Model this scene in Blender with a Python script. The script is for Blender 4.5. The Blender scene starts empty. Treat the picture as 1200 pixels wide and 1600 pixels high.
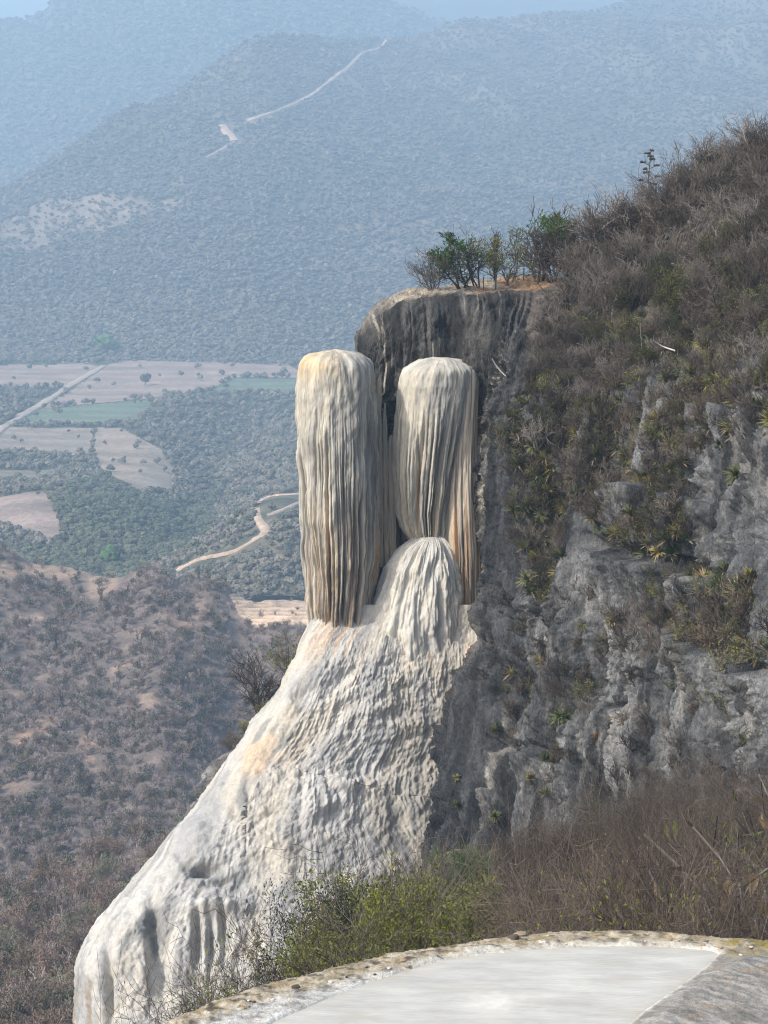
import bpy, math, random
import numpy as np
from mathutils import Vector

random.seed(7)
RNG = np.random.default_rng(7)
SC = bpy.context.scene
COL = SC.collection
PI = math.pi

# ------------------------------------------------------------------ camera, world, sun, exposure
F_PX = 3564.0                      # focal length in pixels of the 1200 x 1600 photograph
TILT = math.radians(8.0)
cam_d = bpy.data.cameras.new('camera')
cam = bpy.data.objects.new('camera', cam_d)
COL.objects.link(cam)
cam_d.sensor_fit = 'VERTICAL'
cam_d.sensor_height = 24.0
cam_d.lens = 24.0 * F_PX / 1600.0
cam_d.clip_start = 0.5
cam_d.clip_end = 30000
cam.location = (0, 0, 0)
cam.rotation_euler = (PI / 2 - TILT, 0, 0)
SC.camera = cam

SUN_DIR = Vector((-0.68, -0.34, 0.65)).normalized()      # towards the sun
world = bpy.data.worlds.new("World")
SC.world = world
world.use_nodes = True
nt = world.node_tree
nt.nodes.clear()
sky = nt.nodes.new('ShaderNodeTexSky')
sky.sky_type = 'NISHITA'
sky.sun_disc = False
sky.sun_elevation = math.asin(SUN_DIR.z)
sky.sun_rotation = math.atan2(SUN_DIR.x, SUN_DIR.y)
sky.air_density = 1.0
sky.dust_density = 4.0
bg = nt.nodes.new('ShaderNodeBackground')
bg.inputs['Strength'].default_value = 0.15
wo = nt.nodes.new('ShaderNodeOutputWorld')
nt.links.new(sky.outputs[0], bg.inputs['Color'])
nt.links.new(bg.outputs[0], wo.inputs['Surface'])

sun_d = bpy.data.lights.new('sun', 'SUN')
sun_d.energy = 2.5
sun_d.angle = math.radians(1.5)
sun_d.color = (1.0, 0.96, 0.90)
sun = bpy.data.objects.new('sun', sun_d)
COL.objects.link(sun)
sun.rotation_euler = SUN_DIR.to_track_quat('Z', 'Y').to_euler()

SC.view_settings.view_transform = 'Standard'
SC.view_settings.look = 'None'
SC.view_settings.gamma = 1.0
SC.view_settings.use_curve_mapping = False
SC.view_settings.exposure = 0.72
SC.render.engine = 'CYCLES'
SC.cycles.use_denoising = True
SC.cycles.denoiser = 'OPENIMAGEDENOISE'
SC.cycles.denoising_input_passes = 'RGB_ALBEDO_NORMAL'
SC.cycles.denoising_prefilter = 'NONE'
SC.cycles.filter_width = 1.15
SC.cycles.max_bounces = 5
SC.cycles.diffuse_bounces = 3
SC.cycles.volume_bounces = 1
SC.cycles.sample_clamp_indirect = 4.0

HAZE_DENSITY = 2.7e-4
HAZE_COLOR = (0.55, 0.78, 1.0)

# ------------------------------------------------------------------ projection helpers (a place in the view at a real distance)
CT, ST = math.cos(TILT), math.sin(TILT)
def P(px, py, Y):
    px = np.asarray(px, float); py = np.asarray(py, float); Y = np.asarray(Y, float)
    dx = (px - 600.0) / F_PX; dy = (800.0 - py) / F_PX
    k = Y / (CT + dy * ST)
    px_, k_, Y_ = np.broadcast_arrays(dx * k, k, Y)
    return np.stack([px_, Y_ + 0 * k_, (-ST + dy * CT) * k + 0 * px_], -1)
def proj(p):
    d = p[..., 1] * CT - p[..., 2] * ST
    u = p[..., 1] * ST + p[..., 2] * CT
    return 600 + F_PX * p[..., 0] / d, 800 - F_PX * u / d
def on_plane(px, py, z):
    dx = (np.asarray(px, float) - 600.0) / F_PX; dy = (800.0 - np.asarray(py, float)) / F_PX
    k = z / (-ST + dy * CT)
    return dx * k, (CT + dy * ST) * k

# ------------------------------------------------------------------ noise
_G = np.array([[1,1,0],[-1,1,0],[1,-1,0],[-1,-1,0],[1,0,1],[-1,0,1],[1,0,-1],[-1,0,-1],[0,1,1],[0,-1,1],[0,1,-1],[0,-1,-1],[1,1,0],[-1,1,0],[0,-1,1],[0,-1,-1]], np.float32)
def _h(i, j, k):
    h = (i.astype(np.uint32) * np.uint32(374761393)) ^ (j.astype(np.uint32) * np.uint32(668265263)) ^ (k.astype(np.uint32) * np.uint32(2246822519))
    h = (h ^ (h >> np.uint32(13))) * np.uint32(1274126177)
    h = (h ^ (h >> np.uint32(16))) * np.uint32(2654435769)
    return h ^ (h >> np.uint32(15))
def noise(x, y, z=0.0):
    x, y, z = np.broadcast_arrays(np.asarray(x, np.float32), np.asarray(y, np.float32), np.asarray(z, np.float32))
    xi, yi, zi = np.floor(x), np.floor(y), np.floor(z)
    fx, fy, fz = x - xi, y - yi, z - zi
    xi, yi, zi = xi.astype(np.int32), yi.astype(np.int32), zi.astype(np.int32)
    u = fx * fx * fx * (fx * (fx * 6 - 15) + 10)
    v = fy * fy * fy * (fy * (fy * 6 - 15) + 10)
    w = fz * fz * fz * (fz * (fz * 6 - 15) + 10)
    out = 0
    for a in (0, 1):
        for b in (0, 1):
            for c in (0, 1):
                g = _G[_h(xi + a, yi + b, zi + c) & np.uint32(15)]
                d = g[..., 0] * (fx - a) + g[..., 1] * (fy - b) + g[..., 2] * (fz - c)
                out = out + (u if a else 1 - u) * (v if b else 1 - v) * (w if c else 1 - w) * d
    return out
def fbm(x, y, z=0.0, o=4, g=0.5, l=2.03):
    s = 0; a = 1.0; n = 0
    x = np.asarray(x, float); y = np.asarray(y, float); z = np.asarray(z, float)
    for i in range(o):
        s = s + a * noise(x + 17.3 * i, y - 9.1 * i, z + 5.7 * i); n += a
        a *= g; x = x * l; y = y * l; z = z * l
    return s / n * 1.6
def worley(x, y, z):
    """F1 and F2 distances to scattered points"""
    x, y, z = np.broadcast_arrays(np.asarray(x, np.float32), np.asarray(y, np.float32), np.asarray(z, np.float32))
    xi, yi, zi = np.floor(x).astype(np.int32), np.floor(y).astype(np.int32), np.floor(z).astype(np.int32)
    f1 = np.full(x.shape, 9.0, np.float32); f2 = f1.copy()
    for a in (-1, 0, 1):
        for b in (-1, 0, 1):
            for c in (-1, 0, 1):
                h = _h(xi + a, yi + b, zi + c)
                jx = (h & np.uint32(1023)) / 1023.0; jy = ((h >> np.uint32(10)) & np.uint32(1023)) / 1023.0; jz = ((h >> np.uint32(20)) & np.uint32(1023)) / 1023.0
                d = (xi + a + jx - x) ** 2 + (yi + b + jy - y) ** 2 + (zi + c + jz - z) ** 2
                d = d.astype(np.float32)
                f2 = np.minimum(f2, np.maximum(f1, d)); f1 = np.minimum(f1, d)
    return np.sqrt(f1), np.sqrt(f2)
def blocks(x, y, z):
    """a random height for each cell of a cellular pattern: fractured blocks"""
    x, y, z = np.broadcast_arrays(np.asarray(x, np.float32), np.asarray(y, np.float32), np.asarray(z, np.float32))
    xi, yi, zi = np.floor(x).astype(np.int32), np.floor(y).astype(np.int32), np.floor(z).astype(np.int32)
    f1 = np.full(x.shape, 9.0, np.float32); idv = np.zeros(x.shape, np.float32)
    for a in (-1, 0, 1):
        for b in (-1, 0, 1):
            for c in (-1, 0, 1):
                h = _h(xi + a, yi + b, zi + c)
                jx = (h & np.uint32(1023)) / 1023.0; jy = ((h >> np.uint32(10)) & np.uint32(1023)) / 1023.0; jz = ((h >> np.uint32(20)) & np.uint32(1023)) / 1023.0
                d = ((xi + a + jx - x) ** 2 + (yi + b + jy - y) ** 2 + (zi + c + jz - z) ** 2).astype(np.float32)
                m = d < f1; f1 = np.where(m, d, f1); idv = np.where(m, ((h >> np.uint32(5)) & np.uint32(2047)) / 1023.5 - 1.0, idv)
    return idv
def sstep(a, b, x):
    t = np.clip((np.asarray(x, float) - a) / (b - a), 0, 1)
    return t * t * (3 - 2 * t)
def pl(x, pts):
    """smooth interpolation through (x, y) points"""
    xs = np.array([p[0] for p in pts], float); ys = np.array([p[1] for p in pts], float)
    x = np.clip(np.asarray(x, float), xs[0], xs[-1])
    m = np.gradient(ys, xs)
    i = np.clip(np.searchsorted(xs, x) - 1, 0, len(xs) - 2)
    h = xs[i + 1] - xs[i]; t = (x - xs[i]) / h
    return ((2*t**3 - 3*t**2 + 1) * ys[i] + (t**3 - 2*t**2 + t) * h * m[i] + (-2*t**3 + 3*t**2) * ys[i + 1] + (t**3 - t**2) * h * m[i + 1])
def mix(a, b, t):
    t = np.asarray(t)[..., None]
    return np.asarray(a, float) * (1 - t) + np.asarray(b, float) * t
def inside(px, py, poly):
    r = np.zeros(np.shape(px), bool); n = len(poly)
    for i in range(n):
        x1, y1 = poly[i]; x2, y2 = poly[(i + 1) % n]
        if y1 == y2: continue
        c = ((y1 > py) != (y2 > py)) & (px < (x2 - x1) * (py - y1) / (y2 - y1) + x1)
        r ^= c
    return r
class TPS:
    """thin-plate surface through (px, py, value) points"""
    def __init__(s, pts):
        p = np.array(pts, float); s.c = p[:, :2] / 400.0; n = len(p)
        A = np.zeros((n + 3, n + 3)); A[:n, :n] = s._k(s.c, s.c) + 1e-4 * np.eye(n)
        A[:n, n] = 1; A[:n, n + 1:] = s.c; A[n, :n] = 1; A[n + 1:, :n] = s.c.T
        s.w = np.linalg.solve(A, np.concatenate([p[:, 2], np.zeros(3)]))
    def _k(s, a, b):
        d = ((a[:, None, :] - b[None]) ** 2).sum(-1)
        return 0.5 * d * np.log(d + 1e-12)
    def __call__(s, px, py):
        sh = np.broadcast(px, py).shape
        q = np.stack(np.broadcast_arrays(np.asarray(px, float), np.asarray(py, float)), -1).reshape(-1, 2) / 400.0
        out = np.empty(len(q))
        for i in range(0, len(q), 50000):
            b = q[i:i + 50000]
            out[i:i + 50000] = s._k(b, s.c) @ s.w[:-3] + s.w[-3] + b @ s.w[-2:]
        return out.reshape(sh)

# ------------------------------------------------------------------ mesh helpers
def mesh_np(name, V, Fq, mat=None, col=None, smooth=True):
    """vertices (n,3), faces (m,k) -> mesh; col = base colour of each vertex"""
    V = np.ascontiguousarray(V, np.float32).reshape(-1, 3); Fq = np.ascontiguousarray(Fq, np.int32)
    m = bpy.data.meshes.new(name)
    k = Fq.shape[1] if len(Fq) else 3
    m.vertices.add(len(V)); m.vertices.foreach_set('co', V.ravel())
    if len(Fq):
        m.loops.add(Fq.size); m.loops.foreach_set('vertex_index', Fq.ravel())
        m.polygons.add(len(Fq)); m.polygons.foreach_set('loop_start', np.arange(0, Fq.size, k, dtype=np.int32))
        m.polygons.foreach_set('use_smooth', np.full(len(Fq), smooth, bool))
    if col is not None:
        a = m.attributes.new('pigment', 'FLOAT_COLOR', 'POINT')
        c = np.ones((len(V), 4), np.float32); c[:, :3] = np.clip(np.asarray(col).reshape(-1, 3), 0, 1)
        a.data.foreach_set('color', c.ravel())
    if mat: m.materials.append(mat)
    m.update(calc_edges=True)
    return m
def grid_faces(n, m, wrap=False):
    i = np.arange(n - 1)[:, None]; mm = m if wrap else m - 1
    j = np.arange(mm)[None]; j2 = (j + 1) % m
    return np.stack([i * m + j, i * m + j2, (i + 1) * m + j2, (i + 1) * m + j], -1).reshape(-1, 4)
def link(name, mesh, parent=None, loc=None):
    o = bpy.data.objects.new(name, mesh); COL.objects.link(o)
    if parent: o.parent = parent
    if loc is not None: o.location = loc
    return o
def tag(o, label=None, cat=None, group=None, kind=None):
    if label: o['label'] = label
    if cat: o['category'] = cat
    if group: o['group'] = group
    if kind: o['kind'] = kind
    return o
def thing(name, label, cat, loc=(0, 0, 0), group=None):
    o = bpy.data.objects.new(name, None); COL.objects.link(o); o.location = loc
    o.empty_display_size = 0.3
    return tag(o, label, cat, group)
def grid_normals(V):
    du = np.gradient(V, axis=1); dv = np.gradient(V, axis=0)
    n = np.cross(du, dv); n /= np.linalg.norm(n, axis=-1, keepdims=True) + 1e-9
    return n

# ------------------------------------------------------------------ materials
def new_mat(name):
    m = bpy.data.materials.new(name); m.use_nodes = True
    t = m.node_tree; b = t.nodes['Principled BSDF']
    b.inputs['Roughness'].default_value = 0.9
    b.inputs['Specular IOR Level'].default_value = 0.2
    return m, t, b
def N(t, kind, **kw):
    n = t.nodes.new(kind)
    for k, v in kw.items(): setattr(n, k, v)
    return n
def rock_mat(name, scales=((1.0, 0.25),), bump=((3.0, 0.3, 0.1),), stretch=(1, 1, 1), rough=0.9, spec=0.2):
    """pigment attribute times fine procedural mottling, plus fine relief"""
    m, t, b = new_mat(name)
    b.inputs['Roughness'].default_value = rough; b.inputs['Specular IOR Level'].default_value = spec
    at = N(t, 'ShaderNodeAttribute', attribute_name='pigment')
    tc = N(t, 'ShaderNodeTexCoord'); mp = N(t, 'ShaderNodeMapping'); mp.inputs['Scale'].default_value = stretch
    t.links.new(tc.outputs['Object'], mp.inputs['Vector'])
    last = at.outputs['Color']
    for sc, amt in scales:
        nz = N(t, 'ShaderNodeTexNoise'); nz.inputs['Scale'].default_value = sc; nz.inputs['Detail'].default_value = 6; nz.inputs['Roughness'].default_value = 0.65
        t.links.new(mp.outputs[0], nz.inputs['Vector'])
        mr = N(t, 'ShaderNodeMapRange'); mr.inputs['From Min'].default_value = 0.3; mr.inputs['From Max'].default_value = 0.7
        mr.inputs['To Min'].default_value = 1 - amt; mr.inputs['To Max'].default_value = 1 + amt
        t.links.new(nz.outputs['Fac'], mr.inputs['Value'])
        mx = N(t, 'ShaderNodeMix', data_type='RGBA', blend_type='MULTIPLY'); mx.inputs[0].default_value = 1
        t.links.new(last, mx.inputs[6]); t.links.new(mr.outputs[0], mx.inputs[7]); last = mx.outputs[2]
    t.links.new(last, b.inputs['Base Color'])
    nrm = None
    for sc, strn, dist in bump:
        nz = N(t, 'ShaderNodeTexNoise'); nz.inputs['Scale'].default_value = sc; nz.inputs['Detail'].default_value = 5; nz.inputs['Roughness'].default_value = 0.6
        t.links.new(mp.outputs[0], nz.inputs['Vector'])
        bp = N(t, 'ShaderNodeBump'); bp.inputs['Strength'].default_value = strn; bp.inputs['Distance'].default_value = dist
        t.links.new(nz.outputs['Fac'], bp.inputs['Height'])
        if nrm: t.links.new(nrm, bp.inputs['Normal'])
        nrm = bp.outputs[0]
    if nrm: t.links.new(nrm, b.inputs['Normal'])
    return m
def plant_mat(name, cols, rough=0.85, sc=3.0, transl=0.0):
    """colour varies between plants (random per object) and along the plant (noise)"""
    m, t, b = new_mat(name)
    b.inputs['Roughness'].default_value = rough
    oi = N(t, 'ShaderNodeObjectInfo'); tc = N(t, 'ShaderNodeTexCoord'); nz = N(t, 'ShaderNodeTexNoise')
    nz.inputs['Scale'].default_value = sc; nz.inputs['Detail'].default_value = 2
    t.links.new(tc.outputs['Object'], nz.inputs['Vector'])
    ad = N(t, 'ShaderNodeMath', operation='MULTIPLY_ADD'); ad.inputs[1].default_value = 0.9
    t.links.new(nz.outputs['Fac'], ad.inputs[0])
    sb = N(t, 'ShaderNodeMath', operation='MULTIPLY_ADD'); sb.inputs[1].default_value = 0.8; sb.inputs[2].default_value = -0.35
    t.links.new(oi.outputs['Random'], sb.inputs[0]); t.links.new(sb.outputs[0], ad.inputs[2])
    cr = N(t, 'ShaderNodeValToRGB')
    els = cr.color_ramp.elements
    while len(els) < len(cols): els.new(0.5)
    for i, c in enumerate(cols):
        els[i].position = i / (len(cols) - 1); els[i].color = (*c, 1)
    t.links.new(ad.outputs[0], cr.inputs[0]); t.links.new(cr.outputs[0], b.inputs['Base Color'])
    if transl:
        tr = N(t, 'ShaderNodeBsdfTranslucent'); t.links.new(cr.outputs[0], tr.inputs['Color'])
        ms = N(t, 'ShaderNodeMixShader'); ms.inputs[0].default_value = transl
        t.links.new(b.outputs[0], ms.inputs[1]); t.links.new(tr.outputs[0], ms.inputs[2])
        t.links.new(ms.outputs[0], t.nodes['Material Output'].inputs['Surface'])
    return m

M_TRAV = rock_mat('travertine', ((1.6, 0.16), (9.0, 0.14)), ((7.0, 0.5, 0.12), (30.0, 0.35, 0.03)), (1, 1, 0.55), 0.8, 0.3)
M_FLUTE = rock_mat('fluted_travertine', ((1.8, 0.18), (10.0, 0.14)), ((9.0, 0.4, 0.08), (30.0, 0.3, 0.02)), (1, 1, 0.18), 0.8, 0.3)
M_CLIFF = rock_mat('limestone', ((1.1, 0.40), (7.0, 0.42)), ((4.0, 0.9, 0.25), (16.0, 0.8, 0.08)), (1, 1, 0.45), 0.9, 0.2)
M_EARTH = rock_mat('earth', ((0.05, 0.2), (0.4, 0.25)), ((0.5, 0.6, 0.8),))
M_FAR = rock_mat('far_slope', ((0.02, 0.15), (0.12, 0.3)), ((0.12, 0.9, 4.0),))
M_SOIL = rock_mat('soil', ((0.03, 0.18), (0.25, 0.28), (1.5, 0.15)), ((0.4, 0.7, 1.0),))
M_CRUST = rock_mat('mineral_crust', ((2.5, 0.2), (14.0, 0.25), (45.0, 0.2)), ((12.0, 0.6, 0.05), (45.0, 0.6, 0.02)))

# ------------------------------------------------------------------ plants: prototypes
def _perp(d):
    a = np.array([0, 0, 1.0]) if abs(d[2]) < 0.9 else np.array([1.0, 0, 0])
    u = np.cross(d, a); u /= np.linalg.norm(u); return u, np.cross(d, u)
def grow(rng, p, d, L, r, lev, maxlev, out, tips, up=0.15, wob=0.25, nkid=(4, 3, 3), steps=4, ratio=0.6, spread=0.7):
    st = L / steps
    for i in range(steps):
        d = d + rng.normal(0, wob, 3) + np.array([0, 0, up])
        d /= np.linalg.norm(d)
        q = p + d * st
        r1 = r * (1 - 0.55 * (i + 1) / steps)
        r0 = r * (1 - 0.55 * i / steps)
        out.append((lev, p, q, r0, r1))
        if lev < maxlev and i >= (1 if lev == 0 else 0):
            kids = nkid[lev] / steps * 1.3
            for _ in range(int(kids) + (rng.random() < kids % 1)):
                u, v = _perp(d); a = rng.uniform(0, 2 * PI); s = spread * rng.uniform(0.7, 1.3)
                dd = d + s * (math.cos(a) * u + math.sin(a) * v); dd /= np.linalg.norm(dd)
                t = rng.random()
                grow(rng, p + (q - p) * t, dd, L * ratio * rng.uniform(0.7, 1.2), r1 * 0.55, lev + 1, maxlev, out, tips, up, wob, nkid, max(2, steps - 1), ratio, spread)
        p = q
    if lev >= maxlev - 1: tips.append((p, d))
def tubes(name, segs, mat, k=3):
    p0 = np.array([s[1] for s in segs]); p1 = np.array([s[2] for s in segs])
    r0 = np.array([s[3] for s in segs])[:, None, None]; r1 = np.array([s[4] for s in segs])[:, None, None]
    d = p1 - p0; d /= np.linalg.norm(d, axis=1, keepdims=True) + 1e-9
    a = np.where(np.abs(d[:, 2:3]) < 0.9, [[0, 0, 1.0]], [[1.0, 0, 0]])
    u = np.cross(d, a); u /= np.linalg.norm(u, axis=1, keepdims=True); v = np.cross(d, u)
    an = np.arange(k) * 2 * PI / k
    ring = np.cos(an)[None, :, None] * u[:, None] + np.sin(an)[None, :, None] * v[:, None]
    V = np.concatenate([p0[:, None] + ring * r0, p1[:, None] + ring * r1], 1)
    n = len(segs); b = (np.arange(n) * 2 * k)[:, None]; j = np.arange(k)[None]; j2 = (j + 1) % k
    Fq = np.stack([b + j, b + j2, b + k + j2, b + k + j], -1).reshape(-1, 4)
    return mesh_np(name, V.reshape(-1, 3), Fq, mat)
def leaf_mesh(name, pts, dirs, size, rng, mat, flat=0.45):
    """small folded leaves (four triangles' worth, two quads) at points"""
    n = len(pts); d = np.asarray(dirs) + rng.normal(0, 0.8, (n, 3)); d /= np.linalg.norm(d, axis=1, keepdims=True)
    a = rng.normal(0, 1, (n, 3)); u = np.cross(d, a); u /= np.linalg.norm(u, axis=1, keepdims=True) + 1e-9
    w = np.cross(u, d)
    s = (size * rng.uniform(0.6, 1.4, n))[:, None]
    p = np.asarray(pts)
    V = np.stack([p, p + d * s * 0.5 + u * s * flat * 0.5 + w * s * 0.12, p + d * s, p + d * s * 0.5 - u * s * flat * 0.5 + w * s * 0.12], 1).reshape(-1, 3)
    b = (np.arange(n) * 4)[:, None]
    Fq = np.concatenate([b + [0, 1, 2], b + [0, 2, 3]], 0)
    return mesh_np(name, V, Fq, mat, smooth=False)
def bush_proto(seed, h, mats, stems=9, leaves=0, leaf=0.06, leafmat=None, twigr=1.0, lean=0.55, nkid=(6, 5, 4), up=0.12, wob=0.24, leaf_bias=None):
    """meshes of one bush: (name, mesh) of its stems, twig crown and foliage"""
    rng = np.random.default_rng(seed); segs = []; tips = []
    for i in range(stems):
        a = rng.uniform(0, 2 * PI); l = lean * math.sqrt(rng.random())
        d = np.array([math.cos(a) * l, math.sin(a) * l, 1.0]); d /= np.linalg.norm(d)
        grow(rng, np.array([math.cos(a), math.sin(a), 0]) * 0.06 * h * rng.random() + [0, 0, -0.08 * h], d, h * rng.uniform(0.55, 0.8), 0.014 * h * twigr, 0, 3, segs, tips, up, wob, nkid)
    zs = np.sort([s_[2][2] for s_ in segs])[int(len(segs) * 0.997)]; kz = h / zs
    segs = [(a_, b_ * kz, c_ * kz, d_, e_) for a_, b_, c_, d_, e_ in segs]; tips = [(a_ * kz, b_) for a_, b_ in tips]
    parts = [('trunk', tubes('bush_stem', [s for s in segs if s[0] <= 1], mats[0], 4)),
             ('twig_crown', tubes('bush_twig', [(s[0], s[1], s[2], max(s[3], 0.0028 * h * twigr), max(s[4], 0.002 * h * twigr)) for s in segs if s[0] > 1], mats[1], 3))]
    if leaves:
        tp = np.array([t_[0] for t_ in tips]); rr_ = np.hypot(tp[:, 0], tp[:, 1])
        kp = np.nonzero((rr_ < np.quantile(rr_, 0.88)) & (tp[:, 2] < np.quantile(tp[:, 2], 0.97)))[0]
        kp = kp[noise(tp[kp, 0] / h * 4 + seed, tp[kp, 1] / h * 4, tp[kp, 2] / h * 4) > -0.12]; tips = [tips[k_] for k_ in kp]
        ii = rng.integers(0, len(tips), leaves)
        if leaf_bias:                              # leaves only on part of the crown
            pr = np.array([leaf_bias(t[0] / h) for t in tips]); pr = np.clip(pr, 1e-6, None); ii = rng.choice(len(tips), leaves, p=pr / pr.sum())
        pts = np.array([tips[i][0] for i in ii]) + rng.normal(0, 0.028 * h, (leaves, 3)); dr = np.array([tips[i][1] for i in ii])
        parts.append(('foliage', leaf_mesh('bush_leaf', pts, dr, leaf, rng, leafmat)))
    return parts
def place(name, parts, label, cat, loc, rz=0.0, s=1.0, group=None, tilt=(0, 0)):
    r = thing(name, label, cat, loc, group)
    r.rotation_euler = (tilt[0], tilt[1], rz); r.scale = (s, s, s)
    for nm, me in parts: link(nm, me, r)
    return r

BARK = plant_mat('grey_bark', [(0.11, 0.095, 0.08), (0.21, 0.185, 0.16), (0.34, 0.31, 0.28)])
BARKD = plant_mat('dark_bark', [(0.045, 0.035, 0.03), (0.08, 0.065, 0.055), (0.11, 0.09, 0.08)])
TWIG = plant_mat('dry_twig', [(0.04, 0.032, 0.026), (0.098, 0.08, 0.065), (0.23, 0.20, 0.17)])
TWIGR = plant_mat('reddish_twig', [(0.04, 0.031, 0.025), (0.085, 0.066, 0.052), (0.19, 0.155, 0.125)])
LEAF_OLIVE = plant_mat('olive_leaf', [(0.09, 0.11, 0.02), (0.17, 0.19, 0.035), (0.25, 0.26, 0.06)], transl=0.25)
LEAF_HILL = plant_mat('hill_leaf', [(0.05, 0.055, 0.018), (0.085, 0.09, 0.028), (0.13, 0.125, 0.045)], transl=0.2)
LEAF_GREEN = plant_mat('green_leaf', [(0.04, 0.085, 0.02), (0.07, 0.14, 0.03), (0.11, 0.19, 0.05)], transl=0.25)
LEAF_DARK = plant_mat('dark_leaf', [(0.025, 0.04, 0.015), (0.045, 0.065, 0.025), (0.08, 0.095, 0.04)], transl=0.2)
LEAF_DRY = plant_mat('withered_leaf', [(0.10, 0.07, 0.04), (0.16, 0.11, 0.06), (0.2, 0.16, 0.09)], transl=0.2)
ROS_GREEN = plant_mat('rosette_green', [(0.05, 0.07, 0.025), (0.10, 0.12, 0.045), (0.18, 0.18, 0.08)], sc=1.5)
ROS_YEL = plant_mat('rosette_yellow', [(0.16, 0.15, 0.04), (0.25, 0.22, 0.07), (0.30, 0.25, 0.10)], sc=1.5)
ROS_STRAW = plant_mat('rosette_straw', [(0.30, 0.22, 0.13), (0.42, 0.33, 0.20), (0.5, 0.42, 0.28)], sc=1.5)
ROS_SKIRT = plant_mat('rosette_dead_leaf', [(0.12, 0.085, 0.05), (0.19, 0.145, 0.09), (0.26, 0.21, 0.14)], sc=1.5)
ROS_RUST = plant_mat('rosette_rust', [(0.22, 0.10, 0.03), (0.32, 0.16, 0.05), (0.36, 0.24, 0.09)], sc=1.5)

# ------------------------------------------------------------------ terrain far away
def terrain(pxs, crest, base, Yc, Yb, rows, back=14, back_len=0.35, amp=None, power=1.0, hold=0.0):
    """a slope from its foot (base line, distance Yb) up to its crest line (distance Yc), carried on over the back of the crest; returns the grid of points"""
    t = np.linspace(0, 1, rows)[:, None]
    c = crest(pxs)[None]; b = base(pxs)[None]
    yc = Yc(pxs)[None]; yb = Yb(pxs)[None]
    lo = P(pxs[None], b, yb); hi = P(pxs[None], c, yc)
    # sample evenly in the picture; distance grows towards the crest
    py = b + (c - b) * t
    inv = 1 / yb + (1 / yc - 1 / yb) * t ** power
    V = P(pxs[None] + 0 * t, py, 1 / inv)
    k = np.linspace(0, 1, back + 1)[1:, None]
    bk = V[-1][None].repeat(back, 0).copy()
    ext = back_len * (hi[0, :, 1] - lo[0, :, 1])[None]
    bk[..., 0] *= 1 + k * ext / bk[..., 1]; bk[..., 1] += k * ext; bk[..., 2] -= (k ** 1.5) * ext * 0.35
    V = np.concatenate([V, bk], 0)
    if amp is not None: V[..., 2] += amp(V[..., 0], V[..., 1]) * (1 - hold * np.concatenate([t[:, 0] ** 2, np.ones(back)]))[:, None]
    return V
def lookup(V, px, py, rows=None):
    """the point of a terrain grid that shows at (px, py)"""
    G = V if rows is None else V[:rows]
    qx, qy = proj(G)
    d = (qx - px) ** 2 + (qy - py) ** 2
    i = np.unravel_index(np.argmin(d), d.shape)
    return G[i].copy(), i

def scatter(name, pts, scl, protos, mat_note=None, label=None, rots=None):
    """many plants nobody could count: one object, geometry nodes put a plant on each of its points"""
    m = bpy.data.meshes.new(name); m.vertices.add(len(pts)); m.vertices.foreach_set('co', np.ascontiguousarray(pts, np.float32).ravel())
    a = m.attributes.new('plant_size', 'FLOAT', 'POINT'); a.data.foreach_set('value', np.ascontiguousarray(scl, np.float32))
    a = m.attributes.new('plant_turn', 'FLOAT', 'POINT'); a.data.foreach_set('value', np.random.default_rng(len(pts)).uniform(0, 2 * PI, len(pts)).astype(np.float32))
    o = link(name, m); tag(o, label, None, None, 'stuff')
    c = bpy.data.collections.new(name + '_kinds')
    for i, me in enumerate(protos): c.objects.link(bpy.data.objects.new(name + '_kind', me))
    g = bpy.data.node_groups.new(name + '_scatter', 'GeometryNodeTree')
    g.interface.new_socket('Geometry', in_out='INPUT', socket_type='NodeSocketGeometry')
    g.interface.new_socket('Geometry', in_out='OUTPUT', socket_type='NodeSocketGeometry')
    gi = g.nodes.new('NodeGroupInput'); go = g.nodes.new('NodeGroupOutput')
    ci = g.nodes.new('GeometryNodeCollectionInfo'); ci.inputs['Collection'].default_value = c
    ci.inputs['Separate Children'].default_value = True; ci.inputs['Reset Children'].default_value = True
    ip = g.nodes.new('GeometryNodeInstanceOnPoints'); ip.inputs['Pick Instance'].default_value = True
    n1 = g.nodes.new('GeometryNodeInputNamedAttribute'); n1.data_type = 'FLOAT'; n1.inputs['Name'].default_value = 'plant_size'
    n2 = g.nodes.new('GeometryNodeInputNamedAttribute'); n2.data_type = 'FLOAT'; n2.inputs['Name'].default_value = 'plant_turn'
    cx = g.nodes.new('ShaderNodeCombineXYZ')
    L = g.links.new
    L(gi.outputs[0], ip.inputs['Points']); L(ci.outputs[0], ip.inputs['Instance'])
    L(n2.outputs[0], cx.inputs['Z']); L(cx.outputs[0], ip.inputs['Rotation']); L(n1.outputs[0], ip.inputs['Scale'])
    L(ip.outputs[0], go.inputs[0])
    md = o.modifiers.new('scatter', 'NODES'); md.node_group = g
    return o

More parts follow.
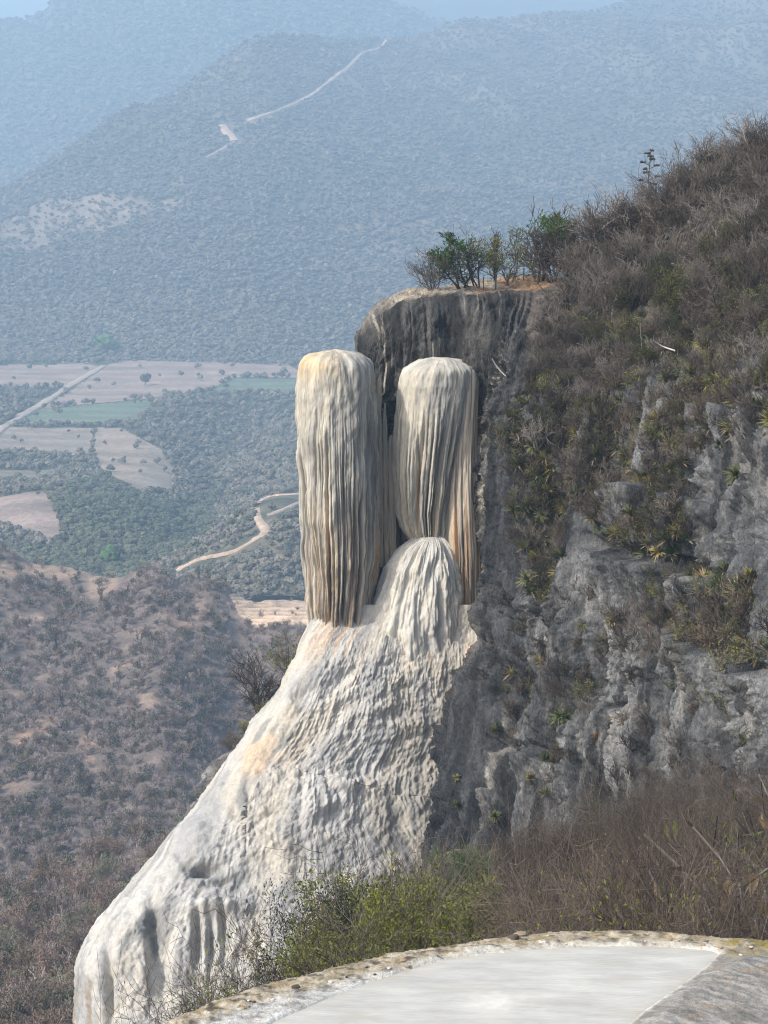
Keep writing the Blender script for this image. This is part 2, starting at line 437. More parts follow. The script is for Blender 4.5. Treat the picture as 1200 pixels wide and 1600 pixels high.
def crown_proto(seed, mat, sub=2, amp=0.5, trunk=True):
    """an uneven tree crown, one unit across, built of leaf clumps"""
    rng = np.random.default_rng(seed); bm_v = []; bm_f = []; base = 0
    import bmesh
    n = 9
    for i in range(n):
        bm = bmesh.new(); bmesh.ops.create_icosphere(bm, subdivisions=sub, radius=1)
        v = np.array([x.co[:] for x in bm.verts]); f = np.array([[q.index for q in p.verts] for p in bm.faces]); bm.free()
        v *= (1 + amp * noise(v[:, 0] * 2.2 + seed, v[:, 1] * 2.2 + i * 3, v[:, 2] * 2.2))[:, None] * (1 + 0.25 * rng.normal(0, 1, (len(v), 1)) * 0.6)
        a = rng.uniform(0, 2 * PI); rr = 0.33 * math.sqrt(rng.random()) if i else 0
        s = rng.uniform(0.14, 0.26)
        bm_v.append(v * s * [1, 1, 0.8] + [rr * math.cos(a), rr * math.sin(a), 0.32 + rng.uniform(0.0, 0.32) * (1 - rr)])
        bm_f.append(f + base); base += len(v)
    if trunk:
        k = 5; an = np.arange(k) * 2 * PI / k
        v = np.concatenate([np.stack([0.04 * np.cos(an), 0.04 * np.sin(an), 0 * an - 0.1], 1), np.stack([0.025 * np.cos(an), 0.025 * np.sin(an), 0 * an + 0.4], 1)])
        j = np.arange(k); j2 = (j + 1) % k
        bm_v.append(v); bm_f.append(np.concatenate([np.stack([j, j2, j2 + k], 1), np.stack([j, j2 + k, j + k], 1)]) + base)
    return mesh_np('tree_crown', np.concatenate(bm_v), np.concatenate(bm_f), mat, smooth=False)

FOREST_DRY = plant_mat('dry_forest', [(0.085, 0.075, 0.062), (0.14, 0.122, 0.102), (0.21, 0.18, 0.152)], sc=0.8)
FOREST_MIX = plant_mat('mixed_forest', [(0.10, 0.095, 0.07), (0.18, 0.165, 0.12), (0.28, 0.24, 0.19)], sc=0.8)
FOREST_GREEN = plant_mat('green_forest', [(0.06, 0.065, 0.042), (0.095, 0.105, 0.064), (0.145, 0.145, 0.09)], sc=0.8)
FOREST_RED = plant_mat('russet_forest', [(0.07, 0.06, 0.035), (0.12, 0.085, 0.06), (0.17, 0.115, 0.085)], sc=0.8)

PA, PB, PC_, PV, PE, PF = None, None, None, None, None, None
lin = lambda *p: (lambda x: pl(x, p))
con = lambda v: (lambda x: np.full(np.shape(x), float(v)))

# a pale hill farthest away, and the mountain on the left
px_ = np.linspace(300, 1300, 150)
V = terrain(px_, lin((300, -20), (600, -28), (760, -40), (900, -50), (1300, -90)), con(150), con(6600), con(5600), 60, amp=lambda x, y: 60 * fbm(x / 900, y / 900, 0, 5))
tag(link('distant_hill', mesh_np('distant_hill', V, grid_faces(*V.shape[:2]), M_FAR, np.full(V.shape, 0.09) * [1, 1.0, 0.8])), 'palest hill beyond the ridge at the top of the view', kind='structure')
px_ = np.linspace(-260, 900, 420)
V = terrain(px_, lin((-260, 120), (-100, 72), (0, 40), (50, 28), (100, -4), (200, -60), (400, -75), (540, -28), (590, -2), (640, 20), (700, 44), (800, 75), (900, 100)), con(420), con(5200), con(3700), 220,
            amp=lambda x, y: 26 * fbm(x / 600, y / 900, 3, 5) + 6 * noise(x / 60, y / 60) * sstep(3650, 4100, y))
fz = fbm(V[..., 0] / 300, V[..., 1] / 400, 9, 4)
tag(link('mountain', mesh_np('mountain', V, grid_faces(*V.shape[:2]), M_FAR, mix((0.075, 0.085, 0.055), (0.15, 0.13, 0.10), sstep(-0.2, 0.6, fz)))), 'wooded mountain on the left under the strip of sky', kind='structure')
VB = V

# the main mountainside
px_ = np.linspace(-260, 1460, 800)
def ampC(x, y):
    w = sstep(2350, 2700, y)
    a = x + 0.28 * (y - 3000)
    r = 1 - np.abs(noise(a / 420 + 3.2, y / 1700, 1.5)) * 2
    r2 = 1 - np.abs(noise(a / 170 + 9.2, y / 700, 5.5)) * 2
    return w * (95 * r - 60 + 34 * r2 - 17 + 26 * fbm(a / 300, y / 800, 4, 4) + 9 * fbm(x / 70, y / 110, 8, 3))
V = terrain(px_, lin((-260, 400), (-100, 345), (0, 300), (90, 250), (180, 192), (330, 112), (400, 76), (480, 66), (600, 56), (680, 46), (760, 36), (880, 12), (1000, -22), (1200, -75), (1460, -150)),
            con(660), lin((-260, 2900), (0, 3000), (400, 3500), (880, 4300), (1460, 4800)), con(2000), 270, amp=ampC, power=1.0, hold=0.7)
VC = V
qx, qy = proj(V)
CLEARED = [[(-30, 362), (20, 338), (75, 318), (160, 303), (230, 312), (300, 307), (285, 322), (215, 338), (200, 356), (120, 370), (50, 388), (-30, 400)]]
wob = 9 * noise(V[..., 0] / 60, V[..., 1] / 60)
cl = np.zeros(qx.shape, bool)
for c in CLEARED: cl |= inside(qx + wob, qy + wob, c)
clr = (fbm(V[..., 0] / 260, V[..., 1] / 350, 2, 4) > 0.52) & (qy > 240) & (qy < 480)
fz = fbm(V[..., 0] / 200, V[..., 1] / 300, 9, 5)
colr = mix((0.10, 0.095, 0.07), (0.20, 0.17, 0.135), sstep(-0.5, 0.6, fz))
colr = mix(colr, (0.31, 0.235, 0.18), cl * (0.6 + 0.5 * noise(V[..., 0] / 30, V[..., 1] / 14)))
tag(link('mountainside', mesh_np('mountainside', V, grid_faces(*V.shape[:2]), M_FAR, colr)), 'long scrub covered mountainside behind the rock columns', kind='structure')

def scatter_on(V, n, seed, keep=None, rows=None):
    """random points of a terrain grid, evenly over the picture"""
    rng = np.random.default_rng(seed); R = (rows or V.shape[0]) - 2
    i = rng.integers(0, R, n); j = rng.integers(0, V.shape[1] - 1, n); a = rng.random((n, 1)); b = rng.random((n, 1))
    p = (V[i, j] * (1 - a) + V[i, j + 1] * a) * (1 - b) + (V[i + 1, j] * (1 - a) + V[i + 1, j + 1] * a) * b
    if keep is not None:
        k = keep(p, *proj(p)); p = p[k]
    return p
KC = [crown_proto(40 + i, FOREST_DRY if i < 4 else FOREST_MIX, 1) for i in range(5)]
def far_from(x, y, q, r, below=0.6):
    """away from a line of the view; trees just in front of it would hide it"""
    k = np.ones(len(x), bool)
    for a, b in zip(q[:-1], q[1:]):
        t = np.clip(((x - a[0]) * (b[0] - a[0]) + (y - a[1]) * (b[1] - a[1])) / ((b[0] - a[0]) ** 2 + (b[1] - a[1]) ** 2), 0, 1)
        dy = y - a[1] - t * (b[1] - a[1])
        k &= np.hypot(x - a[0] - t * (b[0] - a[0]), np.where(dy > 0, dy * below, dy * 1.5)) > r
    return k
def keepC(p, x, y):
    w = 9 * noise(p[:, 0] / 60, p[:, 1] / 60); k = np.ones(len(p), bool)
    for c in CLEARED: k &= ~inside(x + w, y + w, c)
    k |= RNG.random(len(p)) < 0.2
    for q, r in (([(608, 58), (565, 84), (545, 104), (515, 126), (490, 146), (450, 166), (420, 178), (385, 188)], 5), ([(348, 196), (357, 207), (369, 221)], 8), ([(366, 222), (345, 234), (320, 248)], 4)):
        k &= far_from(x, y, q, r)
    k &= RNG.random(len(p)) < np.clip(1.15 + 1.1 * fbm(p[:, 0] / 200, p[:, 1] / 300, 9, 4), 0.25, 1)
    return k & ~((x > 700) & (y > 640))
p = scatter_on(VC, 70000, 5, keepC, 272)
scatter('mountain_scrub', p, np.random.default_rng(1).uniform(4, 9.5, len(p)) * (p[:, 1] / 3000) ** 0.4, KC, label='grey scrub trees covering the mountainside')
p = scatter_on(VB, 22000, 6, lambda p, x, y: y < 330, 222)
scatter('ridge_scrub', p, np.random.default_rng(2).uniform(9, 18, len(p)), KC[2:], label='trees covering the left mountain')

# ------------------------------------------------------------------ the valley floor with its fields
px_ = np.linspace(-220, 820, 520)
def ampV(x, y):
    px = 600 + F_PX * x / y
    kn = 30 * np.exp(-(((px - 440) / 130) ** 2 + ((y - 1010) / 160) ** 2)) + 14 * np.exp(-(((px - 60) / 150) ** 2 + ((y - 1150) / 120) ** 2))
    gully = -16 * np.exp(-(((px - 330 - (y - 1350) * 0.12) / 75) ** 2)) * sstep(1000, 1150, y) * (1 - sstep(1700, 1900, y))
    return kn + gully + 3.5 * fbm(x / 130, y / 160, 0, 4)
V = terrain(px_, con(512), con(985), con(2650), con(880), 260, back=3, amp=ampV, back_len=0.05)
VV = V
qx, qy = proj(V)
w1 = 3.5 * noise(V[..., 0] / 18, V[..., 1] / 18)
FIELDS = [
    ('ploughed_field', 'broad pinkish brown ploughed field with one round tree in it', [(187, 563), (258, 559), (267, 542), (208, 530), (392, 522), (404, 549), (440, 566), (500, 592), (465, 590), (367, 589), (329, 609), (233, 622), (62, 638), (104, 615), (162, 574)], (0.33, 0.245, 0.19)),
    ('crop_field', 'green crop field below the large brown field', [(25, 660), (62, 640), (233, 624), (237, 638), (208, 664), (25, 664)], (0.15, 0.19, 0.12)),
    ('crop_field', 'green crop field against the left rock column', [(329, 613), (367, 591), (470, 592), (520, 600), (520, 615), (465, 614)], (0.15, 0.185, 0.12)),
    ('ploughed_field', 'brown field at the left edge above the dark hedge', [(-80, 572), (138, 568), (154, 574), (104, 605), (-80, 603)], (0.32, 0.24, 0.185)),
    ('stubble_field', 'sloping brown field below the green strip', [(150, 668), (188, 668), (250, 701), (271, 730), (271, 768), (208, 772), (158, 738), (146, 713)], (0.32, 0.25, 0.185)),
    ('stubble_field', 'terraced grey field left of the sloping brown field', [(-60, 668), (146, 669), (142, 712), (60, 708), (-60, 706)], (0.29, 0.235, 0.18)),
    ('ploughed_field', 'pinkish field low at the left edge', [(-80, 782), (20, 774), (67, 765), (88, 793), (94, 834), (83, 851), (25, 824), (-80, 800)], (0.31, 0.235, 0.19)),
    ('stubble_field', 'thin fallow strip above the woods at the left edge', [(-60, 733), (83, 735), (80, 750), (-60, 756)], (0.24, 0.21, 0.15)),
]
Fq = grid_faces(*V.shape[:2])
fcx = (qx + w1).ravel()[Fq].mean(1); fcy = (qy + w1 * 0.5).ravel()[Fq].mean(1)
own = np.full(len(Fq), -1)
for i, f in enumerate(FIELDS): own[inside(fcx, fcy, f[2])] = i
fz = fbm(V[..., 0] / 70, V[..., 1] / 90, 9, 5)
fcol = mix((0.07, 0.075, 0.045), (0.17, 0.145, 0.10), sstep(-0.3, 0.7, fz))
tan_ = np.exp(-(((qx - 360) / 110) ** 2 + ((qy - 850) / 40) ** 2)) * sstep(-0.2, 0.4, fbm(V[..., 0] / 25, V[..., 1] / 30, 3, 4))
fcol = mix(fcol, (0.36, 0.28, 0.20), np.clip(tan_ * 0.8, 0, 1))
def sub_mesh(name, V, F, col, mat):
    u, inv = np.unique(F, return_inverse=True)
    return mesh_np(name, V.reshape(-1, 3)[u], inv.reshape(-1, 4), mat, col.reshape(-1, 3)[u])
tag(link('valley_floor', sub_mesh('valley_floor', V, Fq[own < 0], fcol, M_SOIL)), 'wooded valley floor around the fields', kind='structure')
for i, (nm, lab, poly, c) in enumerate(FIELDS):
    rows_ = 0.5 + 0.5 * np.sin(V[..., 1] / (9.0 if i in (0, 3, 4, 6) else 6.0) + 1.5 * noise(V[..., 0] / 60, V[..., 1] / 60))
    patch = fbm(V[..., 0] / 55, V[..., 1] / 55, 20 + i, 4)
    cc = mix(np.array(c) * 0.85, np.array(c) * 1.15, rows_)
    cc = mix(cc, (0.15, 0.15, 0.10), 0.5 * sstep(0.25, 0.7, patch))
    if nm != 'crop_field': cc = mix(cc, (0.45, 0.36, 0.29), 0.5 * sstep(0.2, 0.7, -patch))
    if (own == i).any(): tag(link(nm, sub_mesh(nm, V, Fq[own == i], cc, M_SOIL)), lab, kind='structure')

def road(name, V, pts, width, col, label, mat=M_SOIL, lift=0.6, rows=None):
    """a dirt track laid on a terrain grid along points of the view"""
    q = np.array(pts, float); d = np.r_[0, np.cumsum(np.hypot(*np.diff(q, axis=0).T))]
    s = np.linspace(0, d[-1], max(6, int(d[-1] / 4))); q = np.stack([pl(s, list(zip(d, q[:, 0]))), pl(s, list(zip(d, q[:, 1])))], 1)
    qx, qy = proj(V if rows is None else V[:rows])
    pts3 = []
    G = V if rows is None else V[:rows]
    for x, y in q:
        dd = (qx - x) ** 2 + (qy - y) ** 2; i, j = np.unravel_index(np.argmin(dd), dd.shape)
        i0, i1, j0, j1 = max(i - 1, 0), min(i + 2, G.shape[0]), max(j - 1, 0), min(j + 2, G.shape[1])
        w = 1 / (dd[i0:i1, j0:j1] + 0.3); pts3.append((G[i0:i1, j0:j1] * w[..., None]).sum((0, 1)) / w.sum())
    c = np.array(pts3); t = np.gradient(c, axis=0); t[:, 2] = 0; t /= np.linalg.norm(t, axis=1, keepdims=True) + 1e-9
    side = np.stack([-t[:, 1], t[:, 0], 0 * t[:, 0]], 1)
    wv = (width * (1 + 0.4 * noise(np.arange(len(c)) * 0.31, 3.3)))[:, None]
    A = c + side * wv * 0.5; B = c - side * wv * 0.5
    G2 = np.stack([A + [0, 0, lift * 0.2], c + side * wv * 0.2 + [0, 0, lift], c - side * wv * 0.2 + [0, 0, lift], B + [0, 0, lift * 0.2]], 1)
    G3 = np.concatenate([(A - [0, 0, 2 * lift])[:, None], G2, (B - [0, 0, 2 * lift])[:, None]], 1)
    o = link(name, mesh_np(name, G3, grid_faces(*G3.shape[:2]), mat, np.full(G3.shape, 1.0) * col))
    return tag(o, label, kind='structure')
SAND = (0.50, 0.37, 0.27)
road('dirt_track', VC, [(608, 58), (598, 72), (565, 84), (545, 104), (515, 126), (490, 146), (450, 166), (420, 178), (385, 188)], 8, SAND, 'pale dirt track winding up the mountainside to the crest', lift=1.5, rows=270)
road('dirt_track', VC, [(348, 196), (357, 207), (369, 221)], 14, SAND, 'short bare scar on the mountainside below the track', lift=1.5, rows=270)
road('dirt_track', VC, [(366, 222), (345, 234), (320, 248)], 6, (0.34, 0.26, 0.2), 'faint track below the bare scar on the mountainside', lift=1.5, rows=270)
road('dirt_road', VV, [(-20, 690), (0, 672), (25, 655), (71, 628), (108, 604), (135, 588), (163, 571)], 8, (0.42, 0.34, 0.27), 'dirt road running up the valley beside the brown field')
road('dirt_road', VV, [(275, 893), (308, 875), (367, 860), (400, 842), (417, 828), (406, 812), (402, 797), (410, 783), (467, 772), (520, 766)], 4.6, SAND, 'orange dirt road bending round the knoll left of the column')
road('dirt_road', VV, [(417, 806), (440, 798), (467, 786), (520, 775)], 4, (0.42, 0.34, 0.27), 'straight side track joining the dirt road on the knoll')

WOODG = [(60, 790), (150, 745), (250, 790), (340, 770), (330, 830), (250, 880), (120, 880), (90, 860)]
def keepV(p, x, y):
    k = np.ones(len(p), bool); w = 3.5 * noise(p[:, 0] / 18, p[:, 1] / 18)
    for f in FIELDS: k &= ~inside(x + w, y + 0.5 * w, f[2])
    k |= RNG.random(len(p)) < 0.018
    for a, b in (((0, 672), (163, 571)),):
        t = np.clip(((x - a[0]) * (b[0] - a[0]) + (y - a[1]) * (b[1] - a[1])) / ((b[0] - a[0]) ** 2 + (b[1] - a[1]) ** 2), 0, 1)
        k &= np.hypot(x - a[0] - t * (b[0] - a[0]), y - a[1] - t * (b[1] - a[1])) > 6
    for q in ([(275, 893), (308, 875), (367, 860), (417, 828), (402, 797), (410, 783), (467, 772), (520, 766)], [(417, 806), (467, 786), (520, 775)]):
        k &= far_from(x, y, q, 7, 0.42)
    bare = np.exp(-(((x - 360) / 100) ** 2 + ((y - 850) / 34) ** 2))
    k &= RNG.random(len(p)) > bare * 0.75
    return k & (x < 800)
pv = scatter_on(VV, 30000, 8, keepV, 258)
x, y = proj(pv)
gr = (inside(x + 12 * noise(x / 20, y / 20), y + 10 * noise(x / 25, y / 15, 3), WOODG) & (RNG.random(len(pv)) < 0.8)) | inside(x, y, [(110, 500), (210, 520), (265, 545), (250, 560), (130, 566), (100, 540)]) | (RNG.random(len(pv)) < 0.05) | ((y > 860) & (x < 230))
KG = [crown_proto(60 + i, FOREST_GREEN, 2) for i in range(3)]
KM = [crown_proto(70 + i, FOREST_MIX if i < 2 else FOREST_DRY, 2) for i in range(4)]
rs = np.random.default_rng(3)
scatter('valley_wood', pv[gr], rs.uniform(4.0, 8.0, gr.sum()) * (pv[gr][:, 1] / 1700) ** 0.6, KG, label='green trees in the valley woods')
scatter('valley_scrub', pv[~gr], rs.uniform(2.8, 6.2, (~gr).sum()) * (pv[~gr][:, 1] / 1600) ** 0.7, KM, label='grey scrub trees on the valley floor')

# ------------------------------------------------------------------ the nearer ridge at the lower left
px_ = np.linspace(-240, 860, 460)
def ampE(x, y):
    w = 1
    return w * (5.0 * fbm(x / 60, y / 90, 1, 4) + 1.6 * fbm(x / 14, y / 18, 6, 3)) - 6 * np.exp(-((600 + F_PX * x / y - 350 + 0.25 * (y - 560)) / 60) ** 2) * sstep(640, 560, y)
V = terrain(px_, lin((-240, 800), (-100, 820), (0, 856), (60, 880), (130, 895), (180, 905), (215, 898), (240, 890), (280, 905), (340, 912), (370, 930), (470, 940), (620, 945), (860, 950)), con(1420), lin((-240, 700), (200, 640), (860, 600)), con(430), 300, back=10, amp=ampE)
VE = V
qx, qy = proj(V)
soil = 0.85 * sstep(0.25, 0.8, fbm(V[..., 0] / 12, V[..., 1] / 24, 3, 5) + 0.9 * np.exp(-((qy - 893 - 0.12 * (qx - 90)) / 22) ** 2) * sstep(220, 120, qx) + 0.5 * np.exp(-(((qx - 70) / 90) ** 2 + ((qy - 1160) / 60) ** 2)) + 0.5 * np.exp(-(((qx - 290) / 60) ** 2 + ((qy - 965) / 30) ** 2)))
TERR = [(358, 930), (380, 926), (470, 936), (520, 940), (520, 985), (470, 975), (400, 982), (375, 962)]
ter = inside(qx, qy, TERR)
colr = mix((0.145, 0.118, 0.105), (0.34, 0.25, 0.185), soil)
rust = sstep(0.1, 0.6, fbm(V[..., 0] / 9, V[..., 1] / 14, 13, 4) + 0.4 * np.exp(-(((qx - 70) / 100) ** 2 + ((qy - 1170) / 70) ** 2)))
colr = mix(colr, (0.40, 0.20, 0.12), soil * rust * 0.5)
lines = 0.5 + 0.5 * np.sin(qy * 1.05 + 2 * noise(qx / 40, qy / 40))
colr = np.where(ter[..., None], mix((0.42, 0.30, 0.21), (0.62, 0.47, 0.34), lines), colr)
V = V.copy(); V[..., 2] += np.where(ter, 0.5 * lines, 0)
tag(link('near_ridge', mesh_np('near_ridge', V, grid_faces(*V.shape[:2]), M_SOIL, colr)), 'dry brown ridge with patches of orange soil at lower left', kind='structure')
road('dirt_track', VE, [(-10, 1182), (20, 1170), (34, 1160)], 0.9, (0.5, 0.3, 0.2), 'short orange path on the near ridge at the left edge', lift=0.15, rows=300)

# the slope just beyond the foot of the falls, russet trees
px_ = np.linspace(-240, 760, 200)
V = terrain(px_, lin((-240, 1440), (0, 1405), (110, 1372), (200, 1345), (260, 1320), (330, 1290), (420, 1240), (560, 1200), (760, 1200)), con(1720), con(330), con(190), 120, amp=lambda x, y: 2.5 * fbm(x / 25, y / 30, 5, 4))
VF = V
fz = fbm(V[..., 0] / 8, V[..., 1] / 10, 9, 4)
tag(link('lower_slope', mesh_np('lower_slope', V, grid_faces(*V.shape[:2]), M_SOIL, mix((0.12, 0.10, 0.08), (0.22, 0.17, 0.13), sstep(-0.4, 0.5, fz)))), 'tree covered slope below the foot of the falls', kind='structure')
# everything rests on one wide sheet of ground
tag(link('ground', mesh_np('ground', np.array([[-6000, -60, -215], [6000, -60, -215], [6000, 9500, -215], [-6000, 9500, -215]], float), np.array([[0, 1, 2, 3]]), M_SOIL, np.full((4, 3), 0.12))), 'valley ground under everything', kind='structure')

# ------------------------------------------------------------------ the cliff
crest_pts = [(560, 540), (566, 522), (574, 502), (588, 486), (608, 475), (640, 465), (690, 459), (740, 454), (800, 451), (850, 448), (880, 436), (915, 412), (950, 382), (1000, 345), (1050, 312), (1100, 278), (1150, 258), (1200, 244), (1300, 215), (1460, 170), (1760, 110)]
DEPTH = TPS([(560, 480, 135.5), (640, 465, 134.5), (740, 454, 134.5), (850, 448, 136), (915, 412, 139), (950, 382, 139), (1000, 345, 138), (1100, 280, 136), (1200, 245, 133), (1400, 190, 126), (1760, 110, 112),
             (600, 525, 133.0), (660, 520, 132.5), (700, 520, 132.6), (760, 515, 131.4), (620, 560, 132.5), (680, 560, 132.2), (850, 540, 129),
             (600, 610, 132.6), (660, 610, 132.6), (600, 700, 133.4), (660, 700, 133.8), (600, 900, 133.4), (660, 900, 134), (700, 800, 132.6),
             (760, 620, 130.4), (742, 720, 130.9), (765, 800, 129.8), (734, 900, 131.2), (768, 900, 129.2), (765, 1000, 128.2), (734, 1000, 130.6), (745, 1100, 127.0), (720, 1250, 123.8), (700, 1400, 120.0), (660, 1400, 123), (650, 1200, 129),
             (850, 700, 126), (850, 900, 124), (850, 1100, 121.5), (850, 1300, 117.5), (850, 1450, 115),
             (950, 560, 127.5), (1000, 460, 130), (1000, 700, 120.5), (1000, 900, 116.5), (1000, 1100, 114.5), (1000, 1400, 110.5),
             (1200, 400, 124), (1200, 560, 115), (1200, 700, 108.5), (1200, 900, 103), (1200, 1100, 100.5), (1200, 1400, 97.5),
             (1760, 500, 94), (1760, 900, 80), (1760, 1500, 74), (560, 1000, 138), (560, 1750, 138), (640, 1700, 122), (850, 1750, 111), (1200, 1750, 94)])
px_ = np.concatenate([np.arange(566, 1215, 1.75), np.linspace(1220, 1760, 40)])
tt = np.concatenate([np.linspace(0, 1, 12)[:-1] ** 1.6 * 10, np.arange(10, 1060, 1.85), np.linspace(1063, 1300, 20)])     # rows below the crest, in pixels
cr = pl(px_, crest_pts)
pyg = cr[None] + tt[:, None] * ((1760 - cr) / 1300)[None]
Yg = DEPTH(px_[None] + 0 * pyg, pyg)
pxg = px_[None] + 0 * pyg
# the brow is rounded off over its edge
edge = np.clip(1 - tt / 40.0, 0, 1)[:, None]
Yg = Yg + 2.8 * (1 - np.sqrt(np.clip(1 - edge ** 2, 0, 1))) * (1 - sstep(850, 920, pxg))
V = P(pxg, pyg, Yg)
# back over the top, and back round the left side
nb = 26; k = np.linspace(0, 1, nb + 1)[1:][::-1, None]
top = V[0][None].repeat(nb, 0).copy()
bl = (1 - sstep(840, 930, px_))[None]
top[..., 1] += (5 + 11 * sstep(730, 800, px_))[None] * k ** 1.2
top[..., 0] *= top[..., 1] / V[0][None, :, 1] * (1 - 0.0 * k)
top[..., 2] += (0.75 * k * (1 - k) * 0.8 + 0.25 * k) * bl - 5.0 * k ** 1.5 * (1 - bl) - 3.0 * sstep(0.75, 1.0, k) * bl
pxT, pyT = np.broadcast_to(px_[None], (nb, len(px_))), np.broadcast_to(cr[None], (nb, len(px_)))
V = np.concatenate([top, V], 0); pxg = np.concatenate([pxT, pxg], 0); pyg = np.concatenate([pyT, pyg], 0)
nl = 22; k = np.linspace(0, 1, nl + 1)[1:][::-1]
lf = V[:, :1].repeat(nl, 1).copy()
lf[..., 0] += -0.35 * np.sin(k * PI * 0.9)[None] + 1.0 * (k ** 2)[None]; lf[..., 1] += 14 * (k ** 1.5)[None]; lf[..., 2] -= (2.6 * k)[None]
V = np.concatenate([lf, V], 1); pxg = np.concatenate([pxg[:, :1].repeat(nl, 1), pxg], 1); pyg = np.concatenate([pyg[:, :1].repeat(nl, 1), pyg], 1)
nrm = -grid_normals(V)
nrm *= np.where((nrm[..., 1] > 0.3) & (nrm[..., 2] < 0.3), -1, 1)[..., None]
X, Y_, Z = V[..., 0], V[..., 1], V[..., 2]
s = X - 0.55 * Y_                                   # along the face
hill = sstep(0, 1, (np.interp(pxg, [560, 780, 850, 950, 1100, 1200, 1760], [400, 430, 640, 640, 590, 600, 560]) - pyg) / 60.0)
topm = np.zeros(V.shape[:2]); topm[:nb] = 1; topm = np.clip(topm + 0, 0, 1)
rock = (1 - 0.6 * hill) * (1 - topm)
brow = (1 - sstep(780, 850, pxg + 0.25 * (pyg - 520))) * (1 - sstep(610, 700, pyg - 0.9 * np.clip(pxg - 720, 0, 90))) * (1 - topm)
wallm = (1 - sstep(712, 748, pxg)) * sstep(560, 620, pyg) * (1 - sstep(1000, 1060, pyg))                      # the draped wall behind the columns
big = fbm(s / 5.5, Z / 8, Y_ / 9, 4)
run = 1 - np.abs(noise(s / 1.2 + 0.35 * noise(s / 3, Z / 5), Z / 13, 2.2)) * 2.2
run2 = 1 - np.abs(noise(s / 0.5 + 0.4 * noise(s / 1.5, Z / 2), Z / 4, 7.7)) * 2.2
f1, f2 = worley(s / 2.0 + 0.5 * noise(s, Z / 2), Z / 3.6, Y_ / 4)
crack = np.exp(-((f2 - f1) / 0.10) ** 2)
f1b, f2b = worley(s / 0.8 + 0.4 * noise(s * 2, Z), Z / 1.2, 4.0)
face = (1 - wallm) * (1 - 0.7 * brow)
fine = fbm(s / 0.45, Z / 0.8, 1, 4)
run3 = 1 - np.abs(noise(s / 0.22 + 0.3 * noise(s / 0.8, Z / 1.2), Z / 2.2, 17.7)) * 2.2
rough = sstep(-0.3, 0.4, fbm(s / 4, Z / 4, 33, 3))
wz = 0.5 * noise(s / 1.5, Z / 2.0, 3); wx = 0.4 * noise(s / 1.2, Z / 1.5, 9)
blk = 0.55 * blocks(s / 2.2 + wx, Z / 3.4 + wz, 1.5) + 0.26 * blocks(s / 0.8 + wx, Z / 1.3 + wz, 2.5) + 0.13 * blocks(s / 0.33 + wx, Z / 0.55 + 0.5 * wz, 4.5)
h = rock * face * (1.2 * big + 0.34 * run + 0.22 * run2 + 0.13 * run3 - 0.5 * crack * rough - 0.22 * np.exp(-((f2b - f1b) / 0.10) ** 2) * rough + blk * (0.12 + 0.6 * rough) + 0.30 * fine * (0.4 + rough) + 0.13 * fbm(s / 0.16, Z / 0.25, 3, 3))
# ledges that run across the right part of the face
for (xa, ya, xb, yb, dep) in ((930, 862, 1110, 905, 1.2), (1060, 985, 1200, 1060, 1.0), (790, 1180, 900, 1200, 0.8), (1090, 640, 1200, 660, 0.7), (940, 760, 1080, 780, 0.8)):
    t = np.clip((pxg - xa) / (xb - xa), -0.3, 1.3); yl = ya + (yb - ya) * t + 10 * noise(pxg / 30, 3.0 + ya)
    inr = sstep(-0.2, 0.05, (pxg - xa) / (xb - xa)) * sstep(1.2, 0.95, (pxg - xa) / (xb - xa))
    h += inr * dep * (sstep(-26, 4, pyg - yl) * (1 - sstep(4, 90, pyg - yl)) - 0.9 * sstep(10, 0, np.abs(pyg - yl + 12) - 6))
# draped brow: long ribs
a = X + 0.1 * Y_ * (1 - brow)
rib = np.exp(-(noise(a / 0.75 + 0.35 * noise(a, Z / 3), Z / 14, 3) / 0.12) ** 2)
rib2 = np.exp(-(noise(a / 0.3, Z / 7, 9) / 0.12) ** 2)
h += brow * (0.45 * big + 0.5 * fbm(a / 2.2, Z / 7, 19, 2) - 0.20 * rib - 0.1 * rib2 + 0.14 * fine) * sstep(0, 25, pyg - pl(pxg, crest_pts))
h -= brow * 0.7 * np.exp(-((pxg - 702 - 10 * np.sin(pyg / 40)) / 12) ** 2) * sstep(475, 520, pyg)
# pipes on the wall between and beside the columns
pip = np.abs(noise(a / 0.55 + 0.15 * noise(a, Z / 3), Z / 22, 5))
h += wallm * (0.75 * np.sqrt(np.clip(pip * 2, 0, 1)) - 0.3 + 0.06 * fine + 0.35 * big)
h += (topm + 0.5 * hill) * (0.25 * fbm(X / 1.2, Y_ / 1.2, 3, 4))
h += topm * 0.35 * np.floor(3 * fbm(X / 3, Y_ / 2, 7, 3)) * 0.3
cx_ = np.interp(pyg, [560, 700, 800, 900, 1000, 1050, 1100, 1163, 1280, 1356, 1500], [800, 778, 768, 772, 776, 756, 734, 706, 694, 680, 660]) + 7 * noise(Z / 2.5, 3.7) + 3 * noise(Z / 0.7, 8.1)
bd = pxg - cx_
bon = sstep(560, 680, pyg) * (1 - topm)
h += bon * (-1.7 * (1 - sstep(-45, -3, bd)) * sstep(930, 1000, pyg) + 1.1 * sstep(-6, 6, bd) * (1 - sstep(20, 110, bd)) - 0.9 * np.exp(-((bd - 96 - 12 * noise(Z / 4, 1.1)) / 12) ** 2) - 0.7 * np.exp(-((bd - 170 - 18 * noise(Z / 4, 6.1)) / 11) ** 2) + 0.7 * np.exp(-((bd - 130 - 14 * noise(Z / 5, 9.1)) / 18) ** 2))
V = V + nrm * h[..., None]
VCL = V; NBT, NLF = nb, nl
